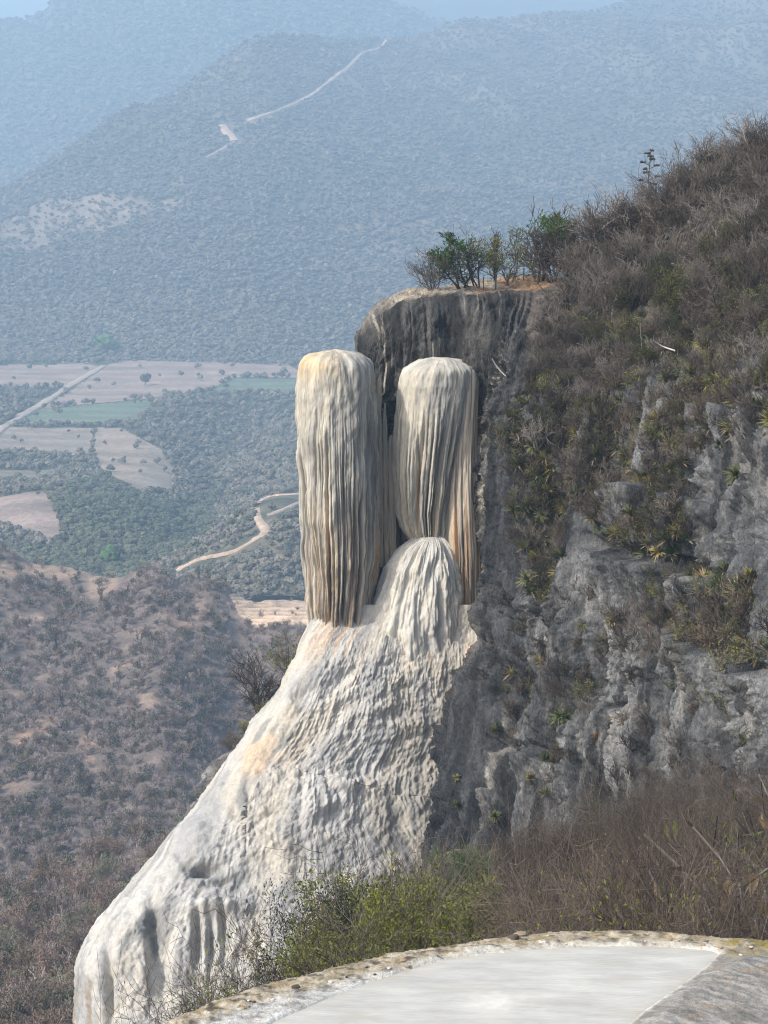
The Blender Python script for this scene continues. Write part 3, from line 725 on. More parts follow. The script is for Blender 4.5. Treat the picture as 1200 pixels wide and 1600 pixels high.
# pigment: grey limestone, charcoal brow, pale drips, ochre ledge, brown hill earth
m1 = sstep(-0.45, 0.5, fbm(s / 3.5, Z / 7, 21, 5))
c = mix((0.05, 0.054, 0.058), (0.225, 0.23, 0.234), m1)
streak = sstep(0.12, 0.5, fbm(s / 0.45, Z / 9, 31, 4) + 0.25 * noise(s / 4, Z / 6, 2))
c = mix(c, (0.36, 0.345, 0.31), streak * (0.25 + 0.65 * np.exp(-((pxg - 775) / 60) ** 2) * sstep(600, 680, pyg)))
tanp = sstep(0.1, 0.6, fbm(s / 2.2, Z / 5, 41, 4)) * (0.25 + 0.5 * np.exp(-((pxg - 830 + 0.1 * (pyg - 900)) / 50) ** 2) * sstep(620, 760, pyg))
c = mix(c, (0.36, 0.32, 0.26), tanp * 0.8)
dk = sstep(0.08, 0.38, fbm(s / 0.8, Z / 12, 51, 4) + 0.05)
c = mix(c, (0.025, 0.026, 0.028), dk * 0.8)
pq = sstep(0.18, 0.5, fbm(s / 0.7, Z / 0.9, 55, 4)) * sstep(-0.1, 0.4, fbm(s / 4, Z / 4, 57, 3)); c = mix(c, (0.34, 0.335, 0.32), pq * 0.6)
# the broad dark stripe right of the falls
dd = np.exp(-((pxg - np.interp(pyg, [560, 700, 800, 900, 1000, 1100, 1200, 1300], [775, 800, 800, 795, 785, 765, 735, 745])) / 30) ** 2) * (0.5 + 0.5 * sstep(-0.3, 0.3, fbm(s / 0.6, Z / 6, 61, 3)))
c = mix(c, (0.06, 0.064, 0.07), dd * 0.9 * (1 - streak * 0.45))
bk = sstep(-5, 4, bd) * (1 - sstep(45, 95, bd + 25 * noise(s / 1.5, Z / 6, 4))) * bon
c = mix(c, mix((0.028, 0.031, 0.036), (0.085, 0.09, 0.098), sstep(-0.2, 0.45, fbm(s / 0.5, Z / 7, 63, 4))), bk * 0.92)
lb = np.exp(-((bd + 22) / 20) ** 2) * bon * (1 - sstep(1090, 1180, pyg))
c = mix(c, mix((0.06, 0.06, 0.058), (0.55, 0.50, 0.41), sstep(-0.1, 0.25, fbm(s / 0.28, Z / 10, 67, 4))), lb)
c = mix(c, (0.45, 0.27, 0.13), lb * sstep(0.1, 0.4, fbm(s / 0.35, Z / 12, 69, 3)) * sstep(830, 920, pyg) * 0.8)
cb = mix((0.035, 0.035, 0.035), (0.12, 0.115, 0.105), sstep(-0.3, 0.6, fbm(a / 0.8, Z / 5, 3, 4)))
cb = mix(cb, (0.50, 0.46, 0.38), sstep(0.34, 0.6, fbm(a / 0.3, Z / 8, 8, 4) + 0.45 * np.exp(-((pxg - 585) / 16) ** 2) - 0.1 + 0.2 * np.exp(-((pxg - 800) / 40) ** 2)))
c = mix(c, cb, np.clip(brow + 0.9 * wallm * (1 - sstep(620, 760, pyg)), 0, 1))
cw = mix((0.12, 0.11, 0.095), (0.50, 0.44, 0.33), sstep(-0.15, 0.3, fbm(a / 0.3, Z / 20, 4, 3)))
cw = mix(cw, (0.45, 0.24, 0.11), sstep(0.05, 0.45, fbm(a / 0.35, Z / 25, 14, 3) + 0.15) * sstep(680, 705, pxg) * sstep(760, 860, pyg) * (1 - sstep(1040, 1080, pyg)))
cw = mix(cw, (0.055, 0.05, 0.045), sstep(0.1, 0.45, fbm(a / 0.5, Z / 15, 24, 3)) * 0.5)
wr = np.maximum(wallm * sstep(640, 760, pyg), np.exp(-((pxg - 722) / 24) ** 2) * sstep(780, 860, pyg) * (1 - sstep(1040, 1075, pyg)))
c = mix(c, cw, np.clip(wr, 0, 1))
c = mix(c, mix((0.10, 0.085, 0.07), (0.19, 0.16, 0.135), sstep(-0.4, 0.4, fbm(X / 1.5, Z / 1.5, 71, 4))), hill * 0.9)
ct = mix((0.46, 0.40, 0.31), (0.42, 0.27, 0.16), sstep(-0.1, 0.4, fbm(X / 2.0, Y_ / 3, 81, 4) + 0.012 * (pxg - 740)))
lip = np.clip(topm + sstep(6, 1, pyg - pl(pxg, crest_pts) + 4 * noise(pxg / 14, 0.3)) * (1 - topm), 0, 1) * (1 - sstep(850, 900, pxg))
lip *= 0.15 + 0.85 * sstep(580, 640, pxg)
lip[:, :NLF] *= topm[:, :NLF] * 0.5
c = mix(c, ct, lip)
tag(link('cliff', mesh_np('cliff', V, grid_faces(*V.shape[:2]), M_CLIFF, c)), 'dark grey limestone cliff with a scrubby hill on top', kind='structure')

def on_cliff(px, py):
    """the point of the cliff that shows at (px, py)"""
    G = VCL[NBT:, NLF:]
    j0 = max(0, int(np.searchsorted(px_c, px)) - 6); S = G[:, j0:j0 + 12]
    qx, qy = proj(S); d = (qx - px) ** 2 + (qy - py) ** 2
    i = np.unravel_index(np.argmin(d + 0.02 * S[..., 1]), d.shape)
    return S[i]
px_c = px_

# ------------------------------------------------------------------ the petrified waterfall
fall = thing('petrified_waterfall', 'huge pale petrified waterfall of fluted stone columns over a bulging white slope', 'rock formation', tuple(P(560, 1000, 131)))
FL = np.array(fall.location)
def lathe(name, prof, Yc, ratio, nth, disp, pig, mat, label=None, rows=None, th0=0.0):
    """a stone column: its left and right outline in the view, at its own distance, closed all round"""
    py0, py1 = prof[0][0], prof[-1][0]
    n = rows or int((py1 - py0) / 1.5)
    u = np.linspace(0, 1, n); py = py0 + (py1 - py0) * np.where(u < 0.12, 0.12 * (u / 0.12) ** 2.2, u)
    xl = np.interp(py, [p[0] for p in prof], [p[1] for p in prof]); xr = np.interp(py, [p[0] for p in prof], [p[2] for p in prof])
    # rounded top
    H = 26.0; k = np.clip((py - py0) / H, 0, 1); rd = (1 - (1 - k) ** 2.4) ** (1 / 2.4)
    cx = (xl + xr) / 2; r = (xr - xl) / 2 * rd
    C = P(cx, py, Yc); R = r / F_PX * Yc
    th = np.linspace(0, 2 * PI, nth, endpoint=False)[None]
    rr = R[:, None] * np.ones_like(th)
    X = C[:, :1] + rr * np.cos(th); Y = C[:, 1:2] + ratio * rr * np.sin(th); Z = C[:, 2:3] + 0 * X
    arc = (th - 1.5 * PI) * np.maximum(R.mean(), 0.5)          # metres round from the front
    d = disp(X, Y, Z, arc, py[:, None] + 0 * X, th) * np.clip(R[:, None] / R.max() * 1.6, 0, 1)
    X = X + d * np.cos(th); Y = Y + d * np.sin(th)
    V = np.stack([X, Y, Z], -1)
    V[..., 2] += (1 - k[:, None]) * 0.12 * fbm(X / 0.8, Y / 0.8, 5, 3)
    col = pig(X, Y, Z, arc, py[:, None] + 0 * X, (cx[:, None] + (np.cos(th) * r[:, None])))
    o = link(name, mesh_np(name, V - FL, grid_faces(n, nth, True), mat, col), fall)
    if label: o['label'] = label
    return o, V
CREAM = np.array((0.50, 0.462, 0.375)); GREY = np.array((0.345, 0.335, 0.30)); PALE = np.array((0.55, 0.525, 0.46))
TANC = np.array((0.45, 0.34, 0.22)); RUSTC = np.array((0.46, 0.25, 0.12)); DARKC = np.array((0.13, 0.12, 0.11)); OCHRE = np.array((0.55, 0.38, 0.16))
def flutes(arc, Z, t, seed, lam=0.62):
    a = arc + 0.06 * noise(arc * 0.9, Z * 0.22, seed) + 0.02 * noise(arc * 3, Z * 0.9, seed + 4)
    n1 = noise(a / lam, Z * 0.035, seed + 1); n2 = noise(a / (lam * 0.42), Z * 0.06, seed + 2)
    st = 0.5 + 0.5 * noise(a / lam * 1.3, 0.0, seed + 3) * 2          # where each groove starts
    m = sstep(0.0, 0.45, t - 0.35 * st)
    g = -0.50 * np.exp(-(n1 / 0.085) ** 2) * m - 0.20 * np.exp(-(n2 / 0.10) ** 2) * sstep(0.1, 0.6, t)
    am = 0.3 + 1.0 * sstep(-0.35, 0.4, noise(arc / 1.15, Z / 5.0, seed + 7)); drip = sstep(0.1, 0.5, noise(a / 0.45, Z / 2.2, seed + 9))
    return am * g + (0.16 * np.sqrt(np.clip(np.abs(n1) * 2, 0, 1)) + 0.07 * drip) * m
def dispL(X, Y, Z, arc, py, th):
    t = (py - 560) / 420
    drip = fbm(arc / 0.8, Z / 5.0, 3, 4)
    soft = 0.16 * drip + 0.05 * fbm(X / 0.25, Y / 0.25, Z / 0.6, 3)
    deep = -1.0 * np.exp(-((arc - 1.95) / 0.13) ** 2) * sstep(620, 680, py) - 0.7 * np.exp(-((arc - 1.35 - 0.1 * np.sin(Z / 3)) / 0.09) ** 2) * sstep(720, 800, py)
    return soft + flutes(arc, Z, t, 11.0, 0.56) + deep * 0.6 + 0.18 * fbm(arc / 1.4, Z / 2.5, 9, 3)
def pigL(X, Y, Z, arc, py, px):
    t = (py - 560) / 420
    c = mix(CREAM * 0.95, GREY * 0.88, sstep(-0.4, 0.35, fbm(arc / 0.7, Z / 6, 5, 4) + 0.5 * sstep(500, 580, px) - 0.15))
    c = mix(c, PALE, sstep(0.05, 0.5, fbm(arc / 0.5, Z / 3.5, 15, 4)) * 0.7)
    c = mix(c, TANC, sstep(-0.1, 0.4, fbm(arc / 0.22, Z / 18, 25, 3)) * sstep(0.35, 0.8, t) * 0.85)
    c = mix(c, RUSTC, sstep(0.2, 0.5, fbm(arc / 0.2, Z / 25, 35, 3)) * sstep(0.35, 0.8, t) * 0.85)
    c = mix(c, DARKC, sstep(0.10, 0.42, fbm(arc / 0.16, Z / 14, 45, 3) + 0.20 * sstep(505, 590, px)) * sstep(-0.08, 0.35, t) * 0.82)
    c = mix(c, OCHRE, sstep(45, 0, py - 560 + 14 * noise(arc * 2, Z)) * sstep(560, 480, px + 14 * noise(arc, Z * 2)) * 0.5)
    c = mix(c, GREY * 0.8, sstep(0.25, 0.55, fbm(arc / 0.5, Z / 1.2, 65, 4)) * (1 - sstep(0.3, 0.6, t)) * 0.6)
    return c
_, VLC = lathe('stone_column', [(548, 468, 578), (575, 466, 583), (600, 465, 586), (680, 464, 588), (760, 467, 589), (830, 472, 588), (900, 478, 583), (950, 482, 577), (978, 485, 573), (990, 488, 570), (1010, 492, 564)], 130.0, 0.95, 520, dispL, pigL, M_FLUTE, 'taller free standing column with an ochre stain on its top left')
def dispR(X, Y, Z, arc, py, th):
    t = (py - 570) / 290
    return 0.16 * fbm(arc / 0.7, Z / 3.5, 33, 4) + 0.05 * fbm(X / 0.25, Y / 0.25, Z / 0.6, 3) + flutes(arc, Z, t * 0.9 + 0.06, 53.0, 0.48)
def pigR(X, Y, Z, arc, py, px):
    t = (py - 570) / 290
    c = mix(CREAM * 0.93, GREY, sstep(-0.3, 0.4, fbm(arc / 0.6, Z / 5, 55, 4)))
    c = mix(c, PALE, sstep(0.05, 0.5, fbm(arc / 0.4, Z / 3, 65, 4)) * 0.5)
    c = mix(c, TANC, sstep(-0.05, 0.45, fbm(arc / 0.22, Z / 14, 75, 3)) * sstep(0.3, 0.8, t) * 0.75)
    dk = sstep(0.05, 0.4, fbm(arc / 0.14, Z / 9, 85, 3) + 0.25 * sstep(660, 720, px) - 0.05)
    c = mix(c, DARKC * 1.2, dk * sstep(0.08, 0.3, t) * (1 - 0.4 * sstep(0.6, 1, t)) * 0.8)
    return c
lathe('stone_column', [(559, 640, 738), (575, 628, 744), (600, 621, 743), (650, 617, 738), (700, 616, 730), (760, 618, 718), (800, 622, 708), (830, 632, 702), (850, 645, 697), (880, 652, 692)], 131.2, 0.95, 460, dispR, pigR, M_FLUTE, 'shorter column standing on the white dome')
# thin pipes hanging between the two columns, and the streaked curtain right of the shorter one
def disp_pipe(X, Y, Z, arc, py, th): return 0.05 * fbm(arc / 0.3, Z / 1.5, 3, 3) + 0.05 * noise(Z / 0.9, 4.4)
def pig_pipe(X, Y, Z, arc, py, px):
    c = mix(TANC * 0.95, GREY * 0.85, sstep(-0.3, 0.4, fbm(arc / 0.3, Z / 6, 5, 3)))
    return mix(c, DARKC, 0.6 * sstep(0.1, 0.5, fbm(arc / 0.2, Z / 4, 8, 3)))
for (x0, x1, y0, y1, yc) in ((585, 598, 590, 885, 131.0), (597, 607, 630, 880, 131.2), (604, 619, 680, 890, 131.4)):
    lathe('stone_pipe', [(y0, x0 + 2, x1 - 3), (y0 + 60, x0, x1 - 1), ((y0 + y1) / 2, x0 + 1, x1), (y1, x0 + 3, x1 + 1)], yc, 1.0, 40, disp_pipe, pig_pipe, M_FLUTE, rows=120)
def disp_c(X, Y, Z, arc, py, th): return flutes(arc, Z, (py - 760) / 200 + 0.5, 93.0, 0.34) * 0.8 + 0.06 * fbm(arc / 0.4, Z / 2, 8, 3)
def pig_c(X, Y, Z, arc, py, px):
    c = mix((0.50, 0.43, 0.33), (0.34, 0.30, 0.25), sstep(-0.3, 0.4, fbm(arc / 0.22, Z / 12, 6, 3)))
    c = mix(c, (0.50, 0.27, 0.12), sstep(-0.05, 0.35, fbm(arc / 0.2, Z / 20, 16, 3)) * sstep(740, 850, py) * 0.9)
    return mix(c, DARKC * 0.8, sstep(0.1, 0.4, fbm(arc / 0.14, Z / 9, 26, 3)) * 0.8)
lathe('stone_curtain', [(575, 720, 747), (600, 716, 748), (640, 712, 748), (700, 706, 746), (760, 702, 746), (830, 700, 750), (900, 702, 752), (960, 706, 752), (1020, 712, 752), (1068, 722, 754)], 130.7, 1.25, 170, disp_c, pig_c, M_FLUTE, 'narrow curtain streaked with rust beside the shorter column')
# the smooth dome under the shorter column
def bumps(X, Y, Z, sc):
    f1, f2 = worley(X / sc, Y / sc, Z / (sc * 1.5)); return np.sqrt(np.clip(1 - f1 ** 2, 0, 1))
def dispD(X, Y, Z, arc, py, th):
    t = (py - 845) / 200
    g = -0.35 * np.exp(-((arc - 1.0 - 0.25 * t) / 0.18) ** 2) * sstep(0.2, 0.6, t) - 0.25 * np.exp(-((arc + 0.9 + 0.3 * t) / 0.14) ** 2)
    lob = np.abs(noise(arc / 0.95 + 0.15 * noise(arc, Z / 2), Z / 9, 41))
    return 0.34 * fbm(arc / 0.8, Z / 3, 3, 4) + 0.2 * np.sqrt(np.clip(lob * 2, 0, 1)) - 0.1 + 0.2 * bumps(X, Y, Z, 0.9) * sstep(0.2, 0.9, fbm(arc / 2, Z / 3, 6, 2) + 0.6) + 0.10 * bumps(X, Y, Z, 0.35) + 0.05 * (1 - 2.4 * np.abs(noise(arc / 0.2, Z / 2.5, 44))) + 0.05 * fbm(arc / 0.18, Z / 0.7, 4, 3) + g + flutes(arc, Z, t * 0.4, 73.0, 0.5) * 0.22
def pigD(X, Y, Z, arc, py, px):
    c = mix(PALE * 0.95, (0.42, 0.42, 0.40), sstep(-0.3, 0.5, fbm(arc / 0.6, Z / 4, 5, 4)))
    c = mix(c, CREAM, sstep(0.0, 0.5, fbm(arc / 0.7, Z / 4, 15, 4)) * 0.45)
    c = mix(c, (0.48, 0.31, 0.17), sstep(690, 735, px + 14 * noise(arc * 2, Z)) * sstep(-0.3, 0.3, fbm(arc / 0.3, Z / 6, 35, 3)) * 0.75)
    return mix(c, GREY * 0.7, sstep(0.25, 0.6, fbm(arc / 0.25, Z / 5, 25, 3)) * 0.6)
lathe('rounded_dome', [(834, 648, 700), (846, 638, 703), (862, 623, 708), (885, 608, 713), (910, 598, 717), (940, 588, 722), (975, 580, 727), (1010, 578, 732), (1050, 578, 738), (1100, 580, 744)], 130.45, 0.85, 420, dispD, pigD, M_TRAV)
_V = None
# the slope of flowstone
OUT = [(940, 492), (975, 482), (1000, 470), (1050, 455), (1090, 430), (1130, 402), (1160, 378), (1200, 347), (1240, 325), (1270, 306), (1300, 276), (1340, 246), (1380, 216), (1420, 182), (1450, 156), (1480, 140), (1500, 131), (1540, 127), (1600, 125), (1700, 123)]
YF = [(940, 129.2), (975, 128.2), (1050, 126.6), (1120, 125.2), (1205, 123.5), (1238, 122.3), (1300, 120.6), (1380, 118.6), (1450, 116.8), (1520, 115.0), (1600, 113.4), (1700, 111.5)]
py = np.arange(945, 1690, 1.75)[:, None]
na, nf = 90, 370
ang = np.linspace(-1.35, PI / 2, na)[None]
xl = pl(py, OUT); R = np.interp(py, [945, 1000, 1200, 1450, 1690], [26, 40, 75, 60, 60])
pa = xl + R * (1 - np.cos(ang)); da = R / F_PX * 125 * 1.3 * (1 - np.sin(ang))
xr = np.interp(py, [945, 1100, 1300, 1690], [770, 770, 740, 760])
fr = np.linspace(0, 1, nf + 1)[None, 1:]
pf = xl + R + (xr - xl - R) * fr
pxm = np.concatenate([pa, pf], 1); pym = py + 0 * pxm
shelf = pym - 0.22 * (pxm - 430) * sstep(380, 480, pxm) + 14 * noise(pxm / 60, 0.7)
yf = np.interp(np.where(pxm > 380, shelf, pym), *zip(*YF)) * 0.75 + np.interp(pym, *zip(*YF)) * 0.25
con_x = np.interp(py, [945, 1000, 1080, 1150, 1250, 1330, 1420, 1690], [752, 766, 756, 728, 708, 676, 658, 650])
dep = yf + np.concatenate([da, 0 * pf], 1) + 0.010 * np.clip(pxm - 500, 0, None) * sstep(1000, 1200, pym) + 7 * sstep(0, 90, pxm - con_x)
V = P(pxm, pym, dep)
nrm = -grid_normals(V); nrm *= np.where(nrm[:, :1, 0].mean() > 0, -1, 1) if False else 1
# outward normals face the camera on the front
if (nrm[:, na + 50:, 1]).mean() > 0: nrm = -nrm
X, Y_, Z = V[..., 0], V[..., 1], V[..., 2]
seg = np.linalg.norm(np.diff(V, axis=1), axis=-1); fl = np.concatenate([0 * X[:, :1], np.cumsum(seg, 1)], 1); fl = fl / fl[:, -1:] * 13.0     # across the flow, which fans out towards the foot
dn = Z * 1.2 - 0.3 * Y_                                # along the flow
lobes = fbm(fl / 3.2 + 0.4 * noise(fl / 3, dn / 4), dn / 6.5, 2, 4)
w_ = 0.35 * noise(fl / 1.2, dn / 2.0, 3)
rill = 1 - 2.4 * np.abs(noise(fl / 0.85 + w_, dn / 5.5, 5))
rill2 = 1 - 2.4 * np.abs(noise(fl / 0.34 + w_, dn / 2.4, 15))
cau = bumps(X + 0.3 * noise(X, Z), Y_, Z, 0.95); cau2 = bumps(X + 0.15 * noise(X * 2, Z * 2), Y_, Z, 0.42)
mc = sstep(-0.25, 0.35, fbm(fl / 3, dn / 3, 12, 3) + 0.35 * sstep(1180, 1260, pym) - 0.1)
ca3 = fbm(fl / 0.22, dn / 0.3, 5, 3)
cau4 = bumps(X + 0.1 * noise(X * 3, Z * 3), Y_, Z, 0.2)
rill3 = 1 - 2.4 * np.abs(noise(fl / 0.15 + w_, dn / 1.3, 25))
left = 1 - 0.35 * np.exp(-((pxm - xl) / 70) ** 2)
h = left * (0.42 * lobes + 0.07 * rill * (1 - 0.5 * mc) + 0.035 * rill2 * (1 - 0.5 * mc) + 0.04 * rill3) + (0.25 + 0.75 * mc) * (0.27 * cau + 0.20 * cau2 + 0.12 * cau4) + 0.09 * ca3 + 0.09 * fbm(fl / 0.5, dn / 3.2, 8, 4) + 0.07 * fbm(X / 0.5, Y_ / 0.5, Z / 0.6, 4)
# pockets and the hanging curtains near the foot
def blob(x, y, rx, ry, p=2): return np.exp(-(((pxm - x) / rx) ** p + ((pym - y) / ry) ** p))
h -= (1.0 * blob(318, 1366, 22, 9) + 0.8 * blob(350, 1384, 24, 7)) * (0.6 + 0.8 * rill2) + 0.9 * blob(240, 1480, 9, 70) + 1.2 * blob(255, 1520, 12, 45) + 1.0 * blob(172, 1550, 6, 60)
h -= 0.9 * blob(309, 1470, 7, 50) + 0.9 * blob(330, 1480, 6, 40) + 0.7 * blob(350, 1465, 6, 40)
h += 1.1 * blob(335, 1425, 45, 14) + 0.35 * blob(490, 1262, 20, 40) + 0.4 * blob(540, 1235, 60, 14)
h -= 0.1 * blob(545, 1290, 40, 16) + 0.3 * blob(620, 1285, 26, 14)
h *= sstep(955, 1070, pym) * 0.8 + 0.2
h *= np.concatenate([np.linspace(0.5, 0.9, na)[None] + 0 * pa, 1 + 0 * pf], 1)
V = V + nrm * h[..., None]
VM = V
m1 = fbm(fl / 1.6, dn / 4, 31, 5)
c = mix((0.445, 0.435, 0.405), (0.31, 0.312, 0.305), sstep(-0.25, 0.5, m1 + 0.25 * sstep(1150, 1350, pym) * sstep(300, 420, pxm)))
yel = sstep(-0.1, 0.5, fbm(fl / 1.2, dn / 5, 41, 4) + 0.55 * np.exp(-((pxm - xl - 55) / 60) ** 2) * sstep(1320, 1240, pym) * sstep(1080, 1130, pym) + 0.4 * sstep(560, 640, pxm) * sstep(1250, 1150, pym))
c = mix(c, (0.50, 0.45, 0.355), yel * 0.55)
c = mix(c, (0.56, 0.36, 0.18), sstep(0.25, 0.6, fbm(fl / 0.6, dn / 4, 51, 4) + 0.5 * blob(400, 1190, 30, 40)) * sstep(1260, 1200, pym) * np.clip(blob(400, 1190, 50, 60) + 0.25, 0, 1) * 0.42)
c = mix(c, (0.62, 0.45, 0.30), sstep(0.1, 0.5, fbm(fl / 0.3, dn / 8, 61, 3) + 0.2) * sstep(1060, 1000, pym) * sstep(600, 540, pxm) * 0.55)
gry = sstep(0.12, 0.55, fbm(fl / 0.8, dn / 3, 71, 5))
c = mix(c, (0.25, 0.255, 0.255), gry * (0.40 + 0.4 * sstep(1180, 1300, pym)))
og = sstep(0.05, 0.4, fbm(fl / 0.35, dn / 6, 121, 4)) * blob(715, 1050, 55, 95); c = mix(c, (0.46, 0.31, 0.18), np.clip(og, 0, 1) * 0.7)
fs = sstep(0.10, 0.45, fbm(fl / 0.13, dn / 3.5, 111, 4)) * sstep(-0.2, 0.3, fbm(fl / 1.5, dn / 4, 113, 3)); c = mix(c, (0.23, 0.23, 0.225), fs * 0.55)
c = mix(c, (0.34, 0.30, 0.24), np.clip(sstep(0.1, 0.5, fbm(fl / 0.35, dn / 5, 81, 4)) * sstep(620, 700, pxm) * 0.8, 0, 1))
c = mix(c, (0.16, 0.17, 0.175), np.clip(sstep(0.30, 0.6, fbm(fl / 0.45, dn / 2.5, 91, 4) + 0.5 * blob(318, 1366, 40, 22) + 0.4 * blob(265, 1490, 40, 60)), 0, 1) * 0.7)  # dark mottling, thickened over the hollowed pockets: their shade put into the colour
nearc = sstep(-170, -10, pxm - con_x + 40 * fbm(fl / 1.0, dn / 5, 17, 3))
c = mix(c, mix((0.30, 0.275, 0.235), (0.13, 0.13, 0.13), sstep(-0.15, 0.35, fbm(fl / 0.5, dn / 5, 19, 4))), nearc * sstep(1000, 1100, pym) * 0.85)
stn = sstep(1505, 1560, pym + 20 * noise(pxm / 9, pym / 60)) * sstep(230, 150, pxm) * sstep(-0.2, 0.4, fbm(fl / 0.3, dn / 4, 95, 3))
c = mix(c, (0.20, 0.155, 0.11), stn * 0.75)
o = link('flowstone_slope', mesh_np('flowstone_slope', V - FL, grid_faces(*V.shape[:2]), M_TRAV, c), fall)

# ------------------------------------------------------------------ haze
hm = bpy.data.materials.new('haze'); hm.use_nodes = True
t = hm.node_tree; t.nodes.clear()
pv_ = t.nodes.new('ShaderNodeVolumePrincipled'); out = t.nodes.new('ShaderNodeOutputMaterial')
pv_.inputs['Color'].default_value = (*HAZE_COLOR, 1); pv_.inputs['Density'].default_value = HAZE_DENSITY
pv_.inputs['Anisotropy'].default_value = 0.0
t.links.new(pv_.outputs[0], out.inputs['Volume'])
x0, x1, y0, y1, z0, z1 = -6200.0, 6200.0, -160.0, 9700.0, -216.0, 800.0
hv = np.array([[x, y, z] for z in (z0, z1) for y in (y0, y1) for x in (x0, x1)])
hf = np.array([[0, 2, 3, 1], [4, 5, 7, 6], [0, 1, 5, 4], [2, 6, 7, 3], [0, 4, 6, 2], [1, 3, 7, 5]])
tag(link('haze', mesh_np('haze', hv, hf, hm, smooth=False)), 'blue haze in the valley air', kind='stuff')

# ------------------------------------------------------------------ dry scrub on the near ridge and the lower slope
def one_mesh(seed, mat, stems=3, nkid=(5, 4), up=0.14, lean=0.5, r=0.03, leaves=0, leaf=0.1, leafmat=None, lev=2, minr=0.012):
    rng = np.random.default_rng(seed); segs = []; tips = []
    for i in range(stems):
        a = rng.uniform(0, 2 * PI); l = lean * math.sqrt(rng.random()); d = np.array([math.cos(a) * l, math.sin(a) * l, 1.0]); d /= np.linalg.norm(d)
        grow(rng, np.array([0.05 * math.cos(a), 0.05 * math.sin(a), -0.1]), d, rng.uniform(0.55, 0.8), r, 0, lev, segs, tips, up, 0.22, nkid)
    m = tubes('dry_shrub', [(s[0], s[1], s[2], max(s[3], minr), max(s[4], minr * 0.8)) for s in segs], mat, 3)
    if not leaves: return m
    ii = rng.integers(0, len(tips), leaves)
    lm = leaf_mesh('dry_leaf', np.array([tips[i][0] for i in ii]) + rng.normal(0, 0.05, (leaves, 3)), np.array([tips[i][1] for i in ii]), leaf, rng, leafmat)
    return [('trunk', m), ('foliage', lm)]
def leafy_one(seed, twigmat, leafmat, **kw):
    """stems and leaves in one mesh, for plants a few pixels high"""
    (_, a), (_, b) = one_mesh(seed, twigmat, leafmat=leafmat, **kw)
    import bmesh
    bm = bmesh.new(); bm.from_mesh(a); n = len(bm.faces); bm.from_mesh(b); bm.faces.ensure_lookup_table()
    for f in bm.faces[n:]: f.material_index = 1
    m = bpy.data.meshes.new('leafy_shrub'); bm.to_mesh(m); bm.free(); m.materials.append(twigmat); m.materials.append(leafmat)
    return m
TWIGG = plant_mat('grey_scrub_twig', [(0.22, 0.175, 0.16), (0.36, 0.29, 0.265), (0.50, 0.41, 0.37)])
KS = [one_mesh(100 + i, TWIGG, stems=4, minr=0.016) for i in range(4)] + [leafy_one(110 + i, TWIGG, LEAF_DARK if i else LEAF_DRY, stems=4, leaves=260, leaf=0.13, minr=0.014) for i in range(2)]
KT = [one_mesh(120 + i, BARKD, stems=1 + i % 2, nkid=(6, 5), lean=0.2, r=0.035, minr=0.011) for i in range(4)]
def keepE(p, x, y):
    k = np.ones(len(p), bool) & ~(inside(x, y, TERR) & (RNG.random(len(p)) < 0.93)) & (x < 700) & (y < 1420)
    d = fbm(p[:, 0] / 12, p[:, 1] / 24, 3, 5) + 0.9 * np.exp(-((y - 893 - 0.12 * (x - 90)) / 22) ** 2) * sstep(220, 120, x)
    return k & (RNG.random(len(p)) > sstep(-0.25, 0.5, d) * 0.9)
pe = scatter_on(VE, 16000, 21, keepE, 304)
re_ = np.random.default_rng(4)
scatter('dry_scrub', pe, re_.uniform(0.9, 2.5, len(pe)), KS, label='grey leafless scrub on the near ridge')
pt = scatter_on(VE, 260, 22, lambda p, x, y: keepE(p, x, y) & (x < 470) & (x > -5) & (y > 900) & (y < 1330), 304)[:130]
for i, q in enumerate(pt):
    ex, ey = [float(v) for v in proj(q)]; ez = (', near its crest' if ey < 1010 else (', half way down' if ey < 1180 else ', near its foot')) + (' at left' if ex < 150 else ' towards the falls')
    o = link('bare_tree', KT[i % 4], None, tuple(q)); sz = re_.uniform(3.2, 6.2)
    o.scale = (sz * 0.8, sz * 0.8, sz); o.rotation_euler = (0, 0, re_.uniform(0, 6.28))
    tag(o, 'leafless dark tree in the scrub of the near ridge' + ez, 'tree', 'leafless trees on the near ridge' + ez)
RUS = plant_mat('russet_leaf', [(0.14, 0.115, 0.08), (0.22, 0.155, 0.118), (0.30, 0.21, 0.17)], transl=0.2)
OLV = plant_mat('grey_olive_leaf', [(0.11, 0.12, 0.07), (0.18, 0.185, 0.11), (0.26, 0.25, 0.16)], transl=0.2)
KR = [one_mesh(130 + i, TWIGG, stems=3, nkid=(6, 5), leaves=900, leaf=0.075, leafmat=(RUS, RUS, OLV, LEAF_DRY)[i], lev=2, minr=0.008) for i in range(4)]
pf = scatter_on(VF, 420, 23, lambda p, x, y: (x < 350) & (x > -40), 124)
pf = pf[np.argsort(pf[:, 1])][:200]
for i, q in enumerate(pf):
    k = (0, 1, 2, 0, 3, 1)[i % 6]; fx = float(proj(q[None])[0][0]); wz = ('withered brown' if k == 3 else 'russet leaved', ', at the left edge' if fx < 80 else (', beside the white rock' if fx > 200 else ', midway'))
    nm, lab, grp = (('russet_tree', 'small %s tree on the slope below the falls%s' % (wz), '%s trees on the lower slope%s' % wz), ('olive_tree', 'small grey green tree on the slope below the falls%s' % wz[1], 'grey green trees on the lower slope%s' % wz[1]))[k == 2]
    place(nm, KR[k], lab, 'tree', tuple(q), re_.uniform(0, 6.28), re_.uniform(2.6, 4.6), grp)
pf2 = scatter_on(VF, 2600, 24, lambda p, x, y: x < 420, 124)
scatter('slope_scrub', pf2, re_.uniform(1.4, 2.8, len(pf2)), KS, label='scrub between the trees of the lower slope')

